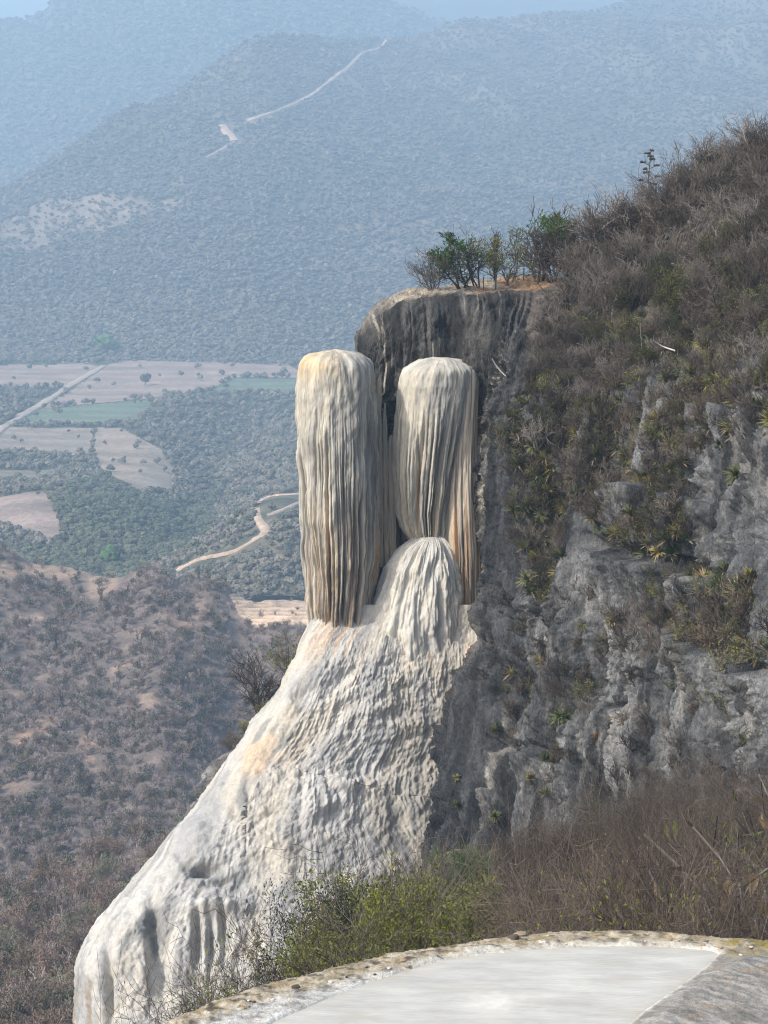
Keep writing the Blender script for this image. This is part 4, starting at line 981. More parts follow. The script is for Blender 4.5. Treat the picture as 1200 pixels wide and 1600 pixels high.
# single trees that stand out in the valley
def far_tree(px, py, h, mesh, label, w=1.0, rows=258):
    q, _ = lookup(VV, px, py, rows)
    o = link('field_tree', mesh, None, tuple(q)); o.scale = (h * w, h * w, h * 1.25); o.rotation_euler = (0, 0, px)
    tag(o, label, 'tree')
far_tree(227, 601, 11.5, crown_proto(90, FOREST_GREEN, 2), 'single round dark tree in the middle of the brown field', 1.0)
far_tree(266, 553, 8, KG[0], 'small tree at the far end of the brown field')
BRIGHT = plant_mat('fresh_green_crown', [(0.05, 0.10, 0.03), (0.08, 0.15, 0.045), (0.12, 0.20, 0.07)], sc=0.8)
far_tree(174, 884, 11, crown_proto(91, BRIGHT, 2), 'bright green tree just behind the crest of the near ridge', 0.95)
far_tree(132, 878, 8, crown_proto(92, FOREST_GREEN, 2), 'dark green tree left of the bright green one')
far_tree(165, 560, 26, crown_proto(93, BRIGHT, 2), 'large green clump of trees at the foot of the mountainside', 1.3)

# ------------------------------------------------------------------ rock and plants behind the left edge of the slope
pth = [(305, 1290), (318, 1245), (332, 1212), (358, 1176), (385, 1148), (410, 1122), (436, 1088), (462, 1046), (480, 1005)]
n = 150; k = np.linspace(0, 1, n); d = np.linspace(0, 1, len(pth))
C = P(pl(k, list(zip(d, [q[0] for q in pth]))) + 10, pl(k, list(zip(d, [q[1] for q in pth]))) + 14, np.linspace(126.5, 132.5, n))
th = np.linspace(0, 2 * PI, 60, endpoint=False)
V = C[:, None] + np.stack([np.cos(th), 1.6 * np.sin(th), 0 * th], -1)[None] * (0.75 + 0.25 * np.sin(k * 9))[:, None, None] * np.minimum(1, 6 * (1 - k) + 0.1)[:, None, None] + np.stack([0 * th, 0 * th, np.cos(th * 1.0) * -0.5], -1)[None]
hh = 0.5 * fbm(V[..., 0] / 1.2, V[..., 1] / 1.2, V[..., 2] / 1.0, 5) - 0.3 * np.exp(-((worley(V[..., 0] / 1.1, V[..., 1] / 1.1, V[..., 2] / 1.6)[1] - worley(V[..., 0] / 1.1, V[..., 1] / 1.1, V[..., 2] / 1.6)[0]) / 0.12) ** 2)
V = V + hh[..., None] * np.stack([np.cos(th), np.sin(th), 0 * th], -1)[None]
tag(link('rock_outcrop', mesh_np('rock_outcrop', V, grid_faces(n, 60, True), M_CLIFF, mix((0.12, 0.12, 0.12), (0.32, 0.31, 0.29), sstep(-0.3, 0.4, fbm(V[..., 0], V[..., 1], V[..., 2], 4))))), 'dark rock showing behind the left edge of the white slope', kind='structure')
tree_parts = bush_proto(301, 1.0, (BARKD, TWIG), stems=4, lean=0.9, nkid=(6, 5, 3), twigr=1.0)
place('bare_tree', tree_parts, 'leafless spreading tree clinging to the left edge of the white slope', 'tree', tuple(P(408, 1128, 130.5)), 0.4, 4.4)
place('bare_tree', bush_proto(302, 1.0, (BARKD, TWIG), stems=6, nkid=(5, 4, 3), leaves=500, leaf=0.05, leafmat=LEAF_OLIVE), 'olive tinged shrub beside the foot of the left column', 'tree', tuple(P(452, 1064, 132.5)), 2.0, 3.4)
for x, y, sz, lab in ((384, 1146, 1.0, 'grassy tuft on the rock under the leafless spreading tree'), (362, 1172, 1.1, 'small dry bush lowest on the rock left of the white slope'), (420, 1126, 1.3, 'dark tuft at the foot of the leafless spreading tree')):
    place('dry_bush', bush_proto(310 + x, 1.0, (BARKD, TWIG), stems=12, lean=1.0, nkid=(4, 3, 2), leaves=500, leaf=0.07, leafmat=LEAF_OLIVE if x != 362 else LEAF_DRY), lab, 'bush', tuple(P(x, y, 128.8)), x, sz)

# ------------------------------------------------------------------ the brush on the hill
BB = [bush_proto(200 + i, 1.0, (BARK if i % 2 else BARKD, TWIG), stems=7 + i % 3, nkid=((5, 4, 2), (6, 4, 2), (5, 3, 3))[i % 3], lean=(0.5, 0.75, 0.6)[i % 3], twigr=1.5) for i in range(7)] + [bush_proto(240 + i, 1.0, (BARK, BARK), stems=4 + i, nkid=((5, 4, 2), (6, 3, 2))[i % 2], lean=0.7, twigr=1.9) for i in range(3)]
BG = [bush_proto(220 + i, 1.0, (BARKD, TWIG), stems=8, nkid=(5, 4, 3), leaves=2600, leaf=0.045, leafmat=(LEAF_HILL, LEAF_DARK)[i % 2], twigr=1.0) for i in range(3)]
rb = np.random.default_rng(11)
HILL = [(862, 490), (880, 452), (915, 412), (1000, 345), (1100, 278), (1200, 244), (1265, 225), (1265, 600), (1190, 590), (1110, 545), (1010, 580), (940, 640), (880, 690), (845, 700), (825, 640), (835, 560)]
def poisson(poly, n, dmin, seed, yscale=1.0):
    r = np.random.default_rng(seed); xs = [q[0] for q in poly]; ys = [q[1] for q in poly]; out = []
    for _ in range(n * 60):
        x = r.uniform(min(xs), max(xs)); y = r.uniform(min(ys), max(ys))
        if not inside(np.array([x]), np.array([y]), poly)[0]: continue
        if all((x - a) ** 2 + ((y - b) * yscale) ** 2 > dmin * dmin for a, b in out):
            out.append((x, y))
            if len(out) >= n: break
    return out
hill_pts = poisson(HILL, 190, 20, 31)
ridge_pts = [(x, pl(x, crest_pts) + 4) for x in np.arange(902, 1270, 17.0)]
for i, (x, y) in enumerate(ridge_pts + hill_pts):
    q = on_cliff(x, y)
    crest_d = y - pl(x, crest_pts)
    green = i >= len(ridge_pts) and crest_d > 125 and rb.random() < 0.40
    if i < len(ridge_pts): sz = rb.uniform(2.0, 3.2) * (1.25 if x < 990 else 1.0) * (0.62 if 985 < x < 1045 else 1.0)
    else: sz = rb.uniform(1.7, 3.2) if y < 500 else rb.uniform(1.2, 2.2)
    tl = (rb.normal(0.12, 0.12), rb.normal(-0.10, 0.12))
    loc = (q[0], q[1] - 0.1, q[2] - 0.15)
    gz_ = ('high on the hill' if crest_d < 150 else ('just above the bare rock' if y > 545 else 'half way down the hill')) + (' near the right edge' if x > 1110 else (' in the middle' if x > 950 else ' near the falls'))
    if green: place('green_bush', BG[i % 3], ('dark green' if i % 3 == 1 else 'olive') + ' bush in the bare brush ' + gz_, 'bush', loc, rb.uniform(0, 6.28), sz * 0.8, ('dark green' if i % 3 == 1 else 'olive') + ' bushes ' + gz_, tl)
    elif i < len(ridge_pts):
        nth = ('first', 'second', 'third', 'fourth', 'fifth', 'sixth', 'seventh', 'eighth', 'ninth', 'tenth', 'eleventh', 'twelfth', 'thirteenth', 'fourteenth', 'fifteenth', 'sixteenth')
        k = [j for j, r_ in enumerate(ridge_pts) if (r_[0] > 1014) == (x > 1014)]
        k = k.index(i) if x > 1014 else len(k) - 1 - k.index(i)
        place('bare_bush', BB[(i * 7) % 10], 'leafless skyline bush, %s %s of the tall agave stalk' % (nth[k], 'right' if x > 1014 else 'left'), 'bush', loc, rb.uniform(0, 6.28), sz, 'leafless bushes on the skyline', tl)
    else:
        zone = ('just under the skyline' if crest_d < 70 else ('at the lower edge of the brush' if y > 545 else 'half way down the brush')) + (' near the right edge' if x > 1110 else (' in the middle of the hill' if x > 950 else ' near the falls'))
        place('bare_bush', BB[(i * 7) % 10], 'leafless brown bush ' + zone, 'bush', loc, rb.uniform(0, 6.28), sz, 'leafless bushes ' + zone, tl)
# low tangled undergrowth between them
UG = [one_mesh(150 + i, TWIG, stems=7, lean=1.6, nkid=(5, 4), r=0.02, minr=0.009) for i in range(4)] + [leafy_one(160, TWIG, LEAF_OLIVE, stems=6, lean=1.4, leaves=240, leaf=0.09, minr=0.009), leafy_one(161, TWIG, LEAF_DRY, stems=6, lean=1.4, leaves=160, leaf=0.09, minr=0.009)]
ug = []
LOWV = [(800, 640), (880, 690), (940, 640), (1110, 545), (1210, 590), (1210, 660), (1120, 680), (1060, 760), (1090, 850), (1000, 870), (930, 830), (900, 780), (880, 900), (830, 930), (815, 780)]
for poly, n_, d_, sd in ((HILL, 300, 10, 41), (LOWV, 420, 8, 42), ([(790, 930), (1210, 930), (1210, 1240), (770, 1240)], 120, 18, 46), ([(1060, 900), (1210, 930), (1210, 1050), (1120, 1040), (1000, 1040), (960, 970)], 110, 9, 43)):
    for (x, y) in poisson(poly, n_, d_, sd): ug.append(on_cliff(x, y))
ug = np.array(ug); scatter('undergrowth', ug, np.random.default_rng(5).uniform(0.6, 1.5, len(ug)), UG, label='tangled dry undergrowth on the hill and the cliff ledges')

ug2 = np.array([on_cliff(x, y) for x, y in poisson([(1268, 222), (1460, 165), (1620, 130), (1620, 520), (1460, 560), (1268, 600)], 260, 15, 44)])
scatter('hill_brush', ug2, np.random.default_rng(6).uniform(1.6, 2.8, len(ug2)), UG, label='dry brush carrying on over the hill')
# ------------------------------------------------------------------ spiky rosette plants on the face
def rosette_parts(seed, mat, n=46, r=1.0, droop=0.25, skirt=14):
    rng = np.random.default_rng(seed)
    def blades(n, lo, hi, mat, nm, L=1.0):
        az = rng.uniform(0, 2 * PI, n); el = rng.uniform(lo, hi, n); ln = L * r * rng.uniform(0.75, 1.1, n); w = 0.058 * r * rng.uniform(0.8, 1.2, n)
        V = []; Fq = []
        for i in range(n):
            d = np.array([math.cos(az[i]) * math.cos(el[i]), math.sin(az[i]) * math.cos(el[i]), math.sin(el[i])])
            sd = np.array([-math.sin(az[i]), math.cos(az[i]), 0]); nn = np.cross(d, sd)
            b = len(V)
            for t, ww in ((0.05, 0.8), (0.45, 1.0), (1.0, 0.06)):
                c = d * ln[i] * t + np.array([0, 0, -droop * ln[i] * t * t]); V += [c - sd * w[i] * ww, c - nn * w[i] * 0.5 * ww, c + sd * w[i] * ww]
            for k in (0, 3): Fq += [[b + k, b + k + 1, b + k + 4, b + k + 3], [b + k + 1, b + k + 2, b + k + 5, b + k + 4]]
        return mesh_np(nm, np.array(V), np.array(Fq), mat)
    return [('leaf_rosette', blades(n, 0.0, 1.5, mat, 'rosette_leaf')), ('dead_skirt', blades(skirt, -1.0, 0.05, ROS_SKIRT, 'rosette_skirt', 0.75))]
RG = [rosette_parts(400 + i, ROS_GREEN, 62 + 6 * i, skirt=5 + 2 * i) for i in range(4)]
RY = [rosette_parts(410 + i, ROS_YEL, 64, skirt=10) for i in range(2)]
RS = [rosette_parts(420 + i, ROS_STRAW, 40, droop=0.1) for i in range(2)]
RR = [rosette_parts(430, ROS_RUST, 44, droop=0.15)]
named = [(1103, 912, 0.62, RS[0], 'pale straw coloured rosette left of the larger dried one'), (1153, 926, 0.95, RS[1], 'large dried straw coloured rosette at the right of the face'), (1131, 914, 0.75, RG[2], 'green rosette between the two straw coloured ones'),
         (990, 624, 0.65, RY[0], 'yellow rosette at the upper edge of the bare rock'), (904, 678, 0.8, RY[1], 'yellow green rosette near the left end of the plant belt'), (934, 1152, 0.45, RR[0], 'rust orange rosette alone on the grey face'),
         (858, 1187, 0.42, RY[0], 'yellow rosette uppermost of the cluster low on the face'), (840, 1209, 0.48, RY[1], 'bright yellow green rosette in the middle of the low cluster'), (851, 1238, 0.52, RG[0], 'broad green rosette lowest of the low cluster'), (806, 1193, 0.36, RY[1], 'small yellow rosette left of the low cluster'),
         (741, 1221, 0.3, RY[0], 'small yellow tuft beside the rim of the white slope'), (731, 1250, 0.45, RG[1], 'green tuft under the small yellow one by the white slope'), (752, 1305, 0.45, RY[1], 'yellowish tuft just above the green shrub'), (772, 1275, 0.5, RG[2], 'greenish tuft on the dark rib above the green shrub'),
         (960, 971, 0.6, RY[0], 'yellow and rust rosette on the ledge at mid face'), (800, 1046, 0.65, RY[1], 'brownish tuft on the edge of the dark stripe'), (850, 1105, 0.6, RG[3], 'grassy rosette above the overhang, left one of two'), (873, 1118, 0.6, RG[1], 'grassy rosette above the overhang, right one of two'),
         (1180, 1020, 0.8, RG[0], 'green rosette on the ledge at the right edge'), (1122, 1022, 0.6, RG[3], 'green rosette hanging over the right ledge'), (1076, 1038, 0.55, RY[1], 'yellowish tuft at the lower end of the right ledge'), (1150, 742, 0.7, RG[1], 'green rosette standing on bare grey rock at the right'), (1110, 620, 0.8, RY[1], 'light green rosette above the bare grey rock'), (980, 715, 0.6, RY[0], 'yellowish rosette below the brush at mid face')]
for x, y, r, parts, lab in named:
    q = on_cliff(x, y); place('rosette_plant', parts, lab, 'rosette plant', (q[0], q[1] - 0.35, q[2]), x, r * 1.1, None, (0.6, -0.15))
BELT = [(815, 620), (900, 640), (960, 540), (1040, 500), (1210, 520), (1210, 690), (1150, 690), (1090, 700), (1060, 790), (1090, 860), (1020, 880), (940, 830), (895, 800), (890, 930), (830, 940), (815, 800)]
BELT2 = [(1080, 890), (1210, 890), (1210, 1040), (1120, 1010), (1050, 960)]
for i, (x, y) in enumerate(poisson(BELT, 185, 15, 51) + poisson(BELT2, 34, 17, 52) + poisson([(780, 960), (1000, 1000), (1000, 1200), (780, 1200)], 9, 60, 53)):
    q = on_cliff(x, y); yel = rb.random() < 0.22
    rz = 'low on the bare grey face' if i >= 219 else ('around the dried rosettes on the right ledge' if i >= 185 else (('at the upper edge of the plant belt' if y < 620 else ('in the middle of the plant belt' if y < 740 else 'at the lower edge of the plant belt')) + (' near the right edge' if x > 1080 else (' in mid cliff' if x > 930 else ' near the falls'))))
    place('rosette_plant', RY[i % 2] if yel else RG[i % 4], ('yellowish' if yel else 'dark green') + ' spiky rosette ' + rz, 'rosette plant',
          (q[0], q[1] - 0.3, q[2]), rb.uniform(0, 6.28), rb.uniform(0.45, 0.95), ('yellowish' if yel else 'dark green') + ' rosettes ' + rz, (rb.normal(0.5, 0.2), rb.normal(-0.15, 0.2)))

# a dead agave stalk on the skyline, pale branches on the face
q = on_cliff(1014, 336)
ag = thing('agave_stalk', 'tall dark agave flower stalk with seed clusters standing against the blue mountain', 'flower stalk', (q[0], q[1], q[2] - 0.2))
L_ = (P(1014, 238, q[1]) - q)[2] + 0.2
link('stalk', tubes('agave_pole', [(0, np.array([0.05 * math.sin(i), 0, L_ * i / 8]), np.array([0.05 * math.sin(i + 1), 0, L_ * (i + 1) / 8]), 0.06 - 0.005 * i, 0.055 - 0.005 * i) for i in range(8)], BARKD, 6), ag)
for i in range(13):
    z = L_ * (0.99 - 0.055 * i * (0.7 + 0.3 * (i / 13))); a = i * 2.4; l = 0.12 + 0.42 * min(1, i / 6)
    if i > 10: l *= 0.8
    e = np.array([math.cos(a) * l, math.sin(a) * l, z + 0.12]); segs = [(0, np.array([0, 0, z - 0.05]), e, 0.02, 0.02)]
    for j in range(10):
        v = np.random.default_rng(i * 20 + j).normal(0, 1, 3); v[2] = abs(v[2]) * 0.7; v /= np.linalg.norm(v)
        segs += [(1, e, e + v * [0.17, 0.17, 0.1], 0.03, 0.055), (1, e + v * [0.17, 0.17, 0.1], e + v * [0.22, 0.22, 0.14], 0.055, 0.01)]
    link('seed_cluster', tubes('agave_pods', segs, BARKD, 5), ag)
BONE = plant_mat('bleached_wood', [(0.42, 0.40, 0.36), (0.52, 0.50, 0.45), (0.6, 0.57, 0.5)])
GREYW = plant_mat('weathered_wood', [(0.25, 0.23, 0.2), (0.33, 0.3, 0.27), (0.4, 0.37, 0.33)])
def branch(pts, r, mat, label, out=0.5, twig=None, name='fallen_branch', Y=None):
    base = on_cliff(*pts[len(pts) // 2]) if Y is None else None
    Yb = (base[1] - out) if Y is None else Y
    d = np.linspace(0, 1, len(pts)); k = np.linspace(0, 1, 16)
    W = P(pl(k, list(zip(d, [p[0] for p in pts]))), pl(k, list(zip(d, [p[1] for p in pts]))), Yb + 0.3 * np.sin(k * 3))
    segs = [(0, W[i], W[i + 1], r * (1 - 0.5 * k[i]), r * (1 - 0.5 * k[i + 1])) for i in range(15)]
    if twig: 
        T = P([p[0] for p in twig], [p[1] for p in twig], Yb); segs += [(1, T[i], T[i + 1], r * 0.6, r * 0.4) for i in range(len(T) - 1)]
    o = link(name, tubes(name, [(s[0], s[1] - W[0], s[2] - W[0], s[3], s[4]) for s in segs], mat, 6), None, tuple(W[0]))
    tag(o, label, 'branch')
branch([(828, 594), (810, 596), (790, 587), (776, 572), (769, 560)], 0.065, BONE, 'curved bleached white branch sticking out right of the falls', 0.9, [(826, 592), (818, 589), (808, 590)])
branch([(1055, 548), (1035, 541), (1020, 531)], 0.05, BONE, 'short pale branch lying in the brush of the hill', 2.6)
branch([(1012, 596), (1007, 570), (1003, 545), (1000, 500)], 0.03, GREYW, 'thin grey dead stem rising through the brush', 2.4)
branch([(1180, 545), (1165, 538), (1150, 528)], 0.035, GREYW, 'grey dead branch in the brush near the right edge', 2.4)
branch([(1185, 1215), (1168, 1195), (1155, 1172)], 0.035, BARKD, 'dark bare branch against the grey face at lower right', 1.2, [(1168, 1195), (1160, 1196), (1150, 1190)])
branch([(982, 1275), (980, 1240), (984, 1205)], 0.03, GREYW, 'thin grey stem before the foot of the grey face', 1.5)

# ------------------------------------------------------------------ trees and posts on the ledge of the falls
def on_ledge(px, Y):
    G = VCL[:NBT + 8].reshape(-1, 3); x = (px - 600) / F_PX * Y * 1.0
    d = (G[:, 0] - x) ** 2 + (G[:, 1] - Y) ** 2; return G[np.argmin(d)].copy()
def ltree(px, Y, h, seed, label, leafmat=None, leaves=0, stems=2, lean=0.5, tilt=(0, 0), nkid=(5, 4, 3), leaf=0.05, bias=None, name='small_tree', twigr=1.5):
    q = on_ledge(px, Y)
    place(name, bush_proto(seed, 1.0, (BARKD, TWIG), stems=stems, lean=lean, nkid=nkid, leaves=leaves, leaf=leaf, leafmat=leafmat, twigr=twigr, leaf_bias=bias), label, 'tree', (q[0], q[1], q[2]), seed, h * 1.08, None, tilt)
ltree(676, 138.2, 2.4, 501, 'leafless low bush at the outer end of the ledge', stems=9, lean=0.9, twigr=1.1)
ltree(722, 137.6, 3.4, 502, 'rounded tree with fresh green leaves near the end of the ledge', LEAF_GREEN, 1500, stems=4, lean=0.8, bias=lambda t: 0.15 + max(0, t[2] - 0.35) * 1.5)
ltree(748, 138.5, 3.0, 503, 'dusty tree with dark trunk right of the green leaved one', LEAF_OLIVE, 500, stems=4, lean=0.7)
ltree(776, 142.5, 3.3, 504, 'leafless crooked tree in the middle of the ledge', LEAF_OLIVE, 350, stems=3, lean=0.9)
ltree(800, 141.5, 3.2, 505, 'leaning tree with a low horizontal trunk on the ledge', LEAF_OLIVE, 450, stems=3, lean=1.2, tilt=(0, -0.3))
ltree(842, 142, 4.4, 506, 'tallest tree on the ledge with green leaves at its top left', LEAF_GREEN, 1100, stems=4, lean=0.5, tilt=(0, -0.12), bias=lambda t: 0.05 + max(0, t[2] - 0.55) * (1.5 if t[0] < 0.1 else 0.2) * 3)
ltree(866, 141, 4.2, 507, 'bare many stemmed tree where the ledge meets the hill', stems=7, lean=0.55)
ltree(890, 141, 4.4, 508, 'bare tree with upright twigs beside the many stemmed one', stems=7, lean=0.5)
for x, Y, hh in ((774, 138, 0.95), (815, 144, 1.0), (792, 140.4, 0.8), (755, 137.4, 0.8)):
    q = on_ledge(x, Y)
    o = link('fence_post', tubes('fence_post', [(0, np.array([0, 0, -0.15]), np.array([0.02, 0, hh]), 0.045, 0.04), (0, np.array([0.02, 0, hh]), np.array([0.02, 0, hh + 0.01]), 0.04, 0.002)], BARKD, 6), None, tuple(q))
    tag(o, {774: 'thin dark post at the front of the ledge', 815: 'thin post farther back under the tallest tree', 792: 'short post under the leaning tree', 755: 'short post beside the dark trunked tree'}[x], 'post')

# ------------------------------------------------------------------ the gully with its thicket
zg = [(30, -11.6), (36, -15.2), (45, -18.5), (60, -22.0), (80, -26.0), (100, -30.0), (135, -40.0)]
px_ = np.linspace(-150, 1900, 220)[None]; yy = np.linspace(30, 134, 150)[:, None]
gx = (px_ - 600) / F_PX * yy
def gz(px, Y): return pl(Y, zg) - sstep(720, 430, px) * np.clip(0.125 * (Y - 37), 0, None) + 0.35 * fbm(np.asarray(px) * Y / F_PX / 2.5, Y / 2.5 + 0 * px, 2, 4)
V = np.stack([gx, yy + 0 * gx, gz(px_, yy)], -1)
tag(link('gully_floor', mesh_np('gully_floor', V, grid_faces(*V.shape[:2]), M_EARTH, mix((0.09, 0.075, 0.06), (0.17, 0.14, 0.11), sstep(-0.4, 0.4, fbm(V[..., 0] / 2, V[..., 1] / 2, 4, 4))))), 'brown gully floor between the pool and the cliff', kind='structure')
TB = [bush_proto(600 + i, 1.0, (BARKD if i % 2 else BARK, TWIGR), stems=9, lean=(0.5, 0.7, 0.8)[i % 3], nkid=((7, 6, 5), (7, 7, 4), (8, 5, 5))[i % 3], twigr=0.45, up=0.01, wob=0.46) for i in range(6)]
TBL = [bush_proto(610 + i, 1.0, (BARKD, TWIGR), stems=9, lean=0.7, nkid=(7, 6, 4), leaves=2200, leaf=0.02, leafmat=(LEAF_OLIVE, LEAF_DRY)[i % 2], twigr=0.5, up=0.04, wob=0.32) for i in range(2)]
THT = [(600, 1400), (640, 1360), (700, 1395), (780, 1365), (820, 1335), (880, 1290), (950, 1262), (1020, 1245), (1100, 1232), (1200, 1240), (1400, 1230)]
rt = np.random.default_rng(12); cnt = 0
spots = [(x + rt.uniform(-14, 14), Y) for Y, st, x0 in ((92, 26, 760), (84, 30, 775), (76, 32, 790), (64, 36, 815), (54, 42, 860), (46, 50, 860), (40, 60, 850), (36.5, 68, 830)) for x in np.arange(x0, 1270, st)]
for i, (x, Y) in enumerate(spots):
    Y = Y + rt.uniform(-3, 3) if Y > 40 else Y
    g = float(gz(np.array(x), np.array(Y)))
    top = float(np.interp(x, *zip(*THT))) + (88 - Y) * 3.0 * rt.uniform(0.4, 1.6) - rt.uniform(-25, 30)
    h = float(np.clip(-(top - 299) / F_PX * Y - g, 1.6, 6.0)) * 1.1
    parts = TBL[i % 2] if rt.random() < 0.2 else TB[i % 6]
    near = Y < 58; h *= 0.95; tz = ', next to the olive shrubs' if x < 960 else (', midway to the right edge' if x < 1110 else ', at the right edge')
    lf_ = parts in TBL
    place('thicket_bush', parts, ('thicket bush with a few small leaves behind the pool' + tz if lf_ else (('leafless reddish brown bush in the front of the thicket' if near else 'leafless brown bush at the foot of the grey cliff face') + tz)), 'bush',
          ((x - 600) / F_PX * Y, Y, g), rt.uniform(0, 6.28), h, ('leaved thicket bushes' if lf_ else ('front bushes of the thicket' if near else 'rear bushes of the thicket')) + tz, (rt.normal(0, 0.06), rt.normal(-0.05, 0.08))).scale = (h * 0.62, h * 0.62, h)
rg = np.random.default_rng(77); gp = np.stack([rg.uniform(1290, 1750, 160), rg.uniform(38, 92, 160)], 1)
scatter('gully_brush', np.array([((x - 600) / F_PX * Y, Y, float(gz(np.array(x), np.array(Y)))) for x, Y in gp]), rg.uniform(3.5, 5.5, 160), UG, label='dry brush carrying on up the gully')
def gbush(px, Y, top, seed, label, leafmat, leaves, leaf, twig=TWIG, stems=9, lean=0.8, nkid=(7, 6, 4), wide=1.0, name='leafy_shrub', twigr=0.5):
    g = float(gz(np.array(px), np.array(Y))); h = -(top - 299) / F_PX * Y - g
    r = place(name, bush_proto(seed, 1.0, (BARKD, twig), stems=stems, lean=lean, nkid=nkid, leaves=int(leaves * 1.7), leaf=leaf * 1.0, leafmat=leafmat, twigr=twigr, up=0.05, wob=0.3), label, 'shrub', ((px - 600) / F_PX * Y, Y, g), seed, h * 1.08)
    r.scale = (h * 1.08 * wide, h * 1.08 * wide, h * 1.08)
gbush(535, 53, 1378, 701, 'dark green shrub against the white slope, tallest on the left', LEAF_DARK, 34000, 0.014, stems=9, wide=0.62)
gbush(585, 56, 1385, 702, 'half bare shrub behind the dark green one', LEAF_DARK, 6000, 0.014, wide=0.6)
gbush(470, 44, 1470, 703, 'low greyish shrub at the left end of the green shrubs', LEAF_OLIVE, 4500, 0.022, wide=0.8)
gbush(630, 46, 1405, 704, 'yellow green feathery shrub right of the dark green one', LEAF_OLIVE, 20000, 0.021, TWIG, stems=10, wide=0.75)
gbush(700, 47, 1390, 705, 'yellow green feathery shrub in the middle behind the pool', LEAF_OLIVE, 20000, 0.021, TWIG, stems=10, wide=0.75)
gbush(752, 50, 1392, 706, 'olive shrub at the right end of the feathery ones', LEAF_OLIVE, 12000, 0.021, TWIG, stems=10, wide=0.7)
gbush(728, 76, 1335, 707, 'fresh green shrub at the foot of the dark rib', LEAF_GREEN, 12000, 0.028, TWIG, stems=10, wide=0.75)
gbush(668, 74, 1352, 708, 'bare twiggy shrub left of the fresh green one', LEAF_DRY, 300, 0.022, wide=0.7)
gbush(575, 39, 1500, 709, 'low brown shrub just behind the left rim of the pool', LEAF_DRY, 2500, 0.016, wide=0.9)
gbush(505, 38.5, 1512, 710, 'low twiggy shrub at the left rim of the pool', LEAF_OLIVE, 3500, 0.017, wide=0.9)
gbush(650, 38, 1482, 711, 'low olive shrub behind the middle of the pool rim', LEAF_OLIVE, 6000, 0.018, wide=0.9)
gbush(310, 46, 1500, 712, 'leafless twiggy bush in front of the foot of the white slope', LEAF_DRY, 60, 0.015, BARKD, stems=6, nkid=(5, 4, 2), wide=0.8)
gbush(370, 42, 1540, 713, 'thin leafless bush nearest the left end of the pool', LEAF_DRY, 40, 0.015, BARKD, stems=6, nkid=(5, 3, 2), wide=0.8)
gbush(258, 46, 1560, 714, 'leafless bush farthest left before the white slope', LEAF_DRY, 40, 0.015, BARKD, stems=5, nkid=(5, 3, 2), wide=0.8)

# ------------------------------------------------------------------ the pool on its terrace
Z0 = -10.0
RIM = [(60, 1690), (150, 1640), (270, 1597), (330, 1571), (420, 1541), (500, 1521), (600, 1497), (700, 1481), (800, 1467), (900, 1459), (1000, 1459), (1100, 1466), (1200, 1471), (1500, 1480)]
px_ = np.concatenate([np.arange(60, 1300, 2.2), np.linspace(1310, 1600, 20)])[None]
yy = np.concatenate([np.linspace(3, 25.0, 30)[:-1], np.arange(25.0, 33.5, 0.032)])[:, None]
X = (px_ - 600) / F_PX * yy * 1.05; Yw = yy + 0 * X
pyw = 299 - Z0 / yy * F_PX * 0.99                     # about where it shows
ppx, ppy = proj(np.stack([X, Yw, Z0 + 0 * X], -1))
nz1 = fbm(X / 0.5, Yw / 0.5, 1, 4); nz2 = fbm(X / 0.12, Yw / 0.12, 4, 3)
rim_px = pl(ppx, RIM) + 5 * nz1 + 2.5 * nz2
e = rim_px - ppy                                      # >0 beyond the rim
POOL = [(330, 1680), (395, 1622), (430, 1596), (500, 1566), (570, 1538), (640, 1515), (700, 1499), (760, 1490), (820, 1484), (900, 1480), (980, 1479), (1060, 1481), (1110, 1485), (1124, 1492), (1105, 1512), (1060, 1545), (1010, 1580), (975, 1610), (955, 1680)]
def poly_sd(px, py, poly):
    d = np.full(px.shape, 1e9)
    for (x1, y1), (x2, y2) in zip(poly, poly[1:] + poly[:1]):
        t = np.clip(((px - x1) * (x2 - x1) + (py - y1) * (y2 - y1)) / ((x2 - x1) ** 2 + (y2 - y1) ** 2 + 1e-9), 0, 1)
        d = np.minimum(d, np.hypot(px - x1 - t * (x2 - x1), (py - y1 - t * (y2 - y1)) * 2.2))
    return np.where(inside(px, py, poly), d, -d)
sd = poly_sd(ppx, ppy, POOL) + 6 * nz1 + 3 * nz2
basin = sstep(-4, 14, sd)
bank = sstep(1000, 1250, ppx + 1.4 * (ppy - 1490)) * sstep(2, -60, sd) * sstep(-20, -50, e)
flat = sstep(25.0, 25.6, yy)
Z = Z0 + 0.035 + (0.03 * nz1 + 0.014 * nz2) * flat - 0.085 * basin
Z += 0.015 * np.exp(-((e + 9) / 12) ** 2) * (1 + 1.2 * nz1) + 0.009 * np.floor(3.2 * fbm(X / 0.7, Yw / 0.22, 8, 4)) * sstep(-60, -8, e) * (1 - basin) * sstep(16, 6, e)
bank = bank * sstep(25.2, 26.0, yy)
Z += 0.14 * bank + 0.010 * bank * (1 - np.abs(noise((X + 0.8 * Yw) / 0.16, (X - Yw) / 1.5, 4)) * 3)
Z = Z - np.where(e > 0, (np.clip(e, 0, None) / 14) ** 1.1 * 0.5, 0)
near = np.clip(24.5 - yy, 0, None)
Z = Z + near * 0.37
V = np.stack([X, Yw, np.clip(Z, -17, 0)], -1)
c = mix((0.46, 0.45, 0.41), (0.30, 0.29, 0.265), sstep(-0.2, 0.5, fbm(X / 0.3, Yw / 0.2, 11, 4)))
rimw = sstep(-34, -14, e + 8 * nz2)
c = mix(c, mix((0.22, 0.165, 0.08), (0.38, 0.32, 0.22), sstep(-0.3, 0.3, fbm(X / 0.25, Yw / 0.2, 21, 4))), rimw * 0.85)
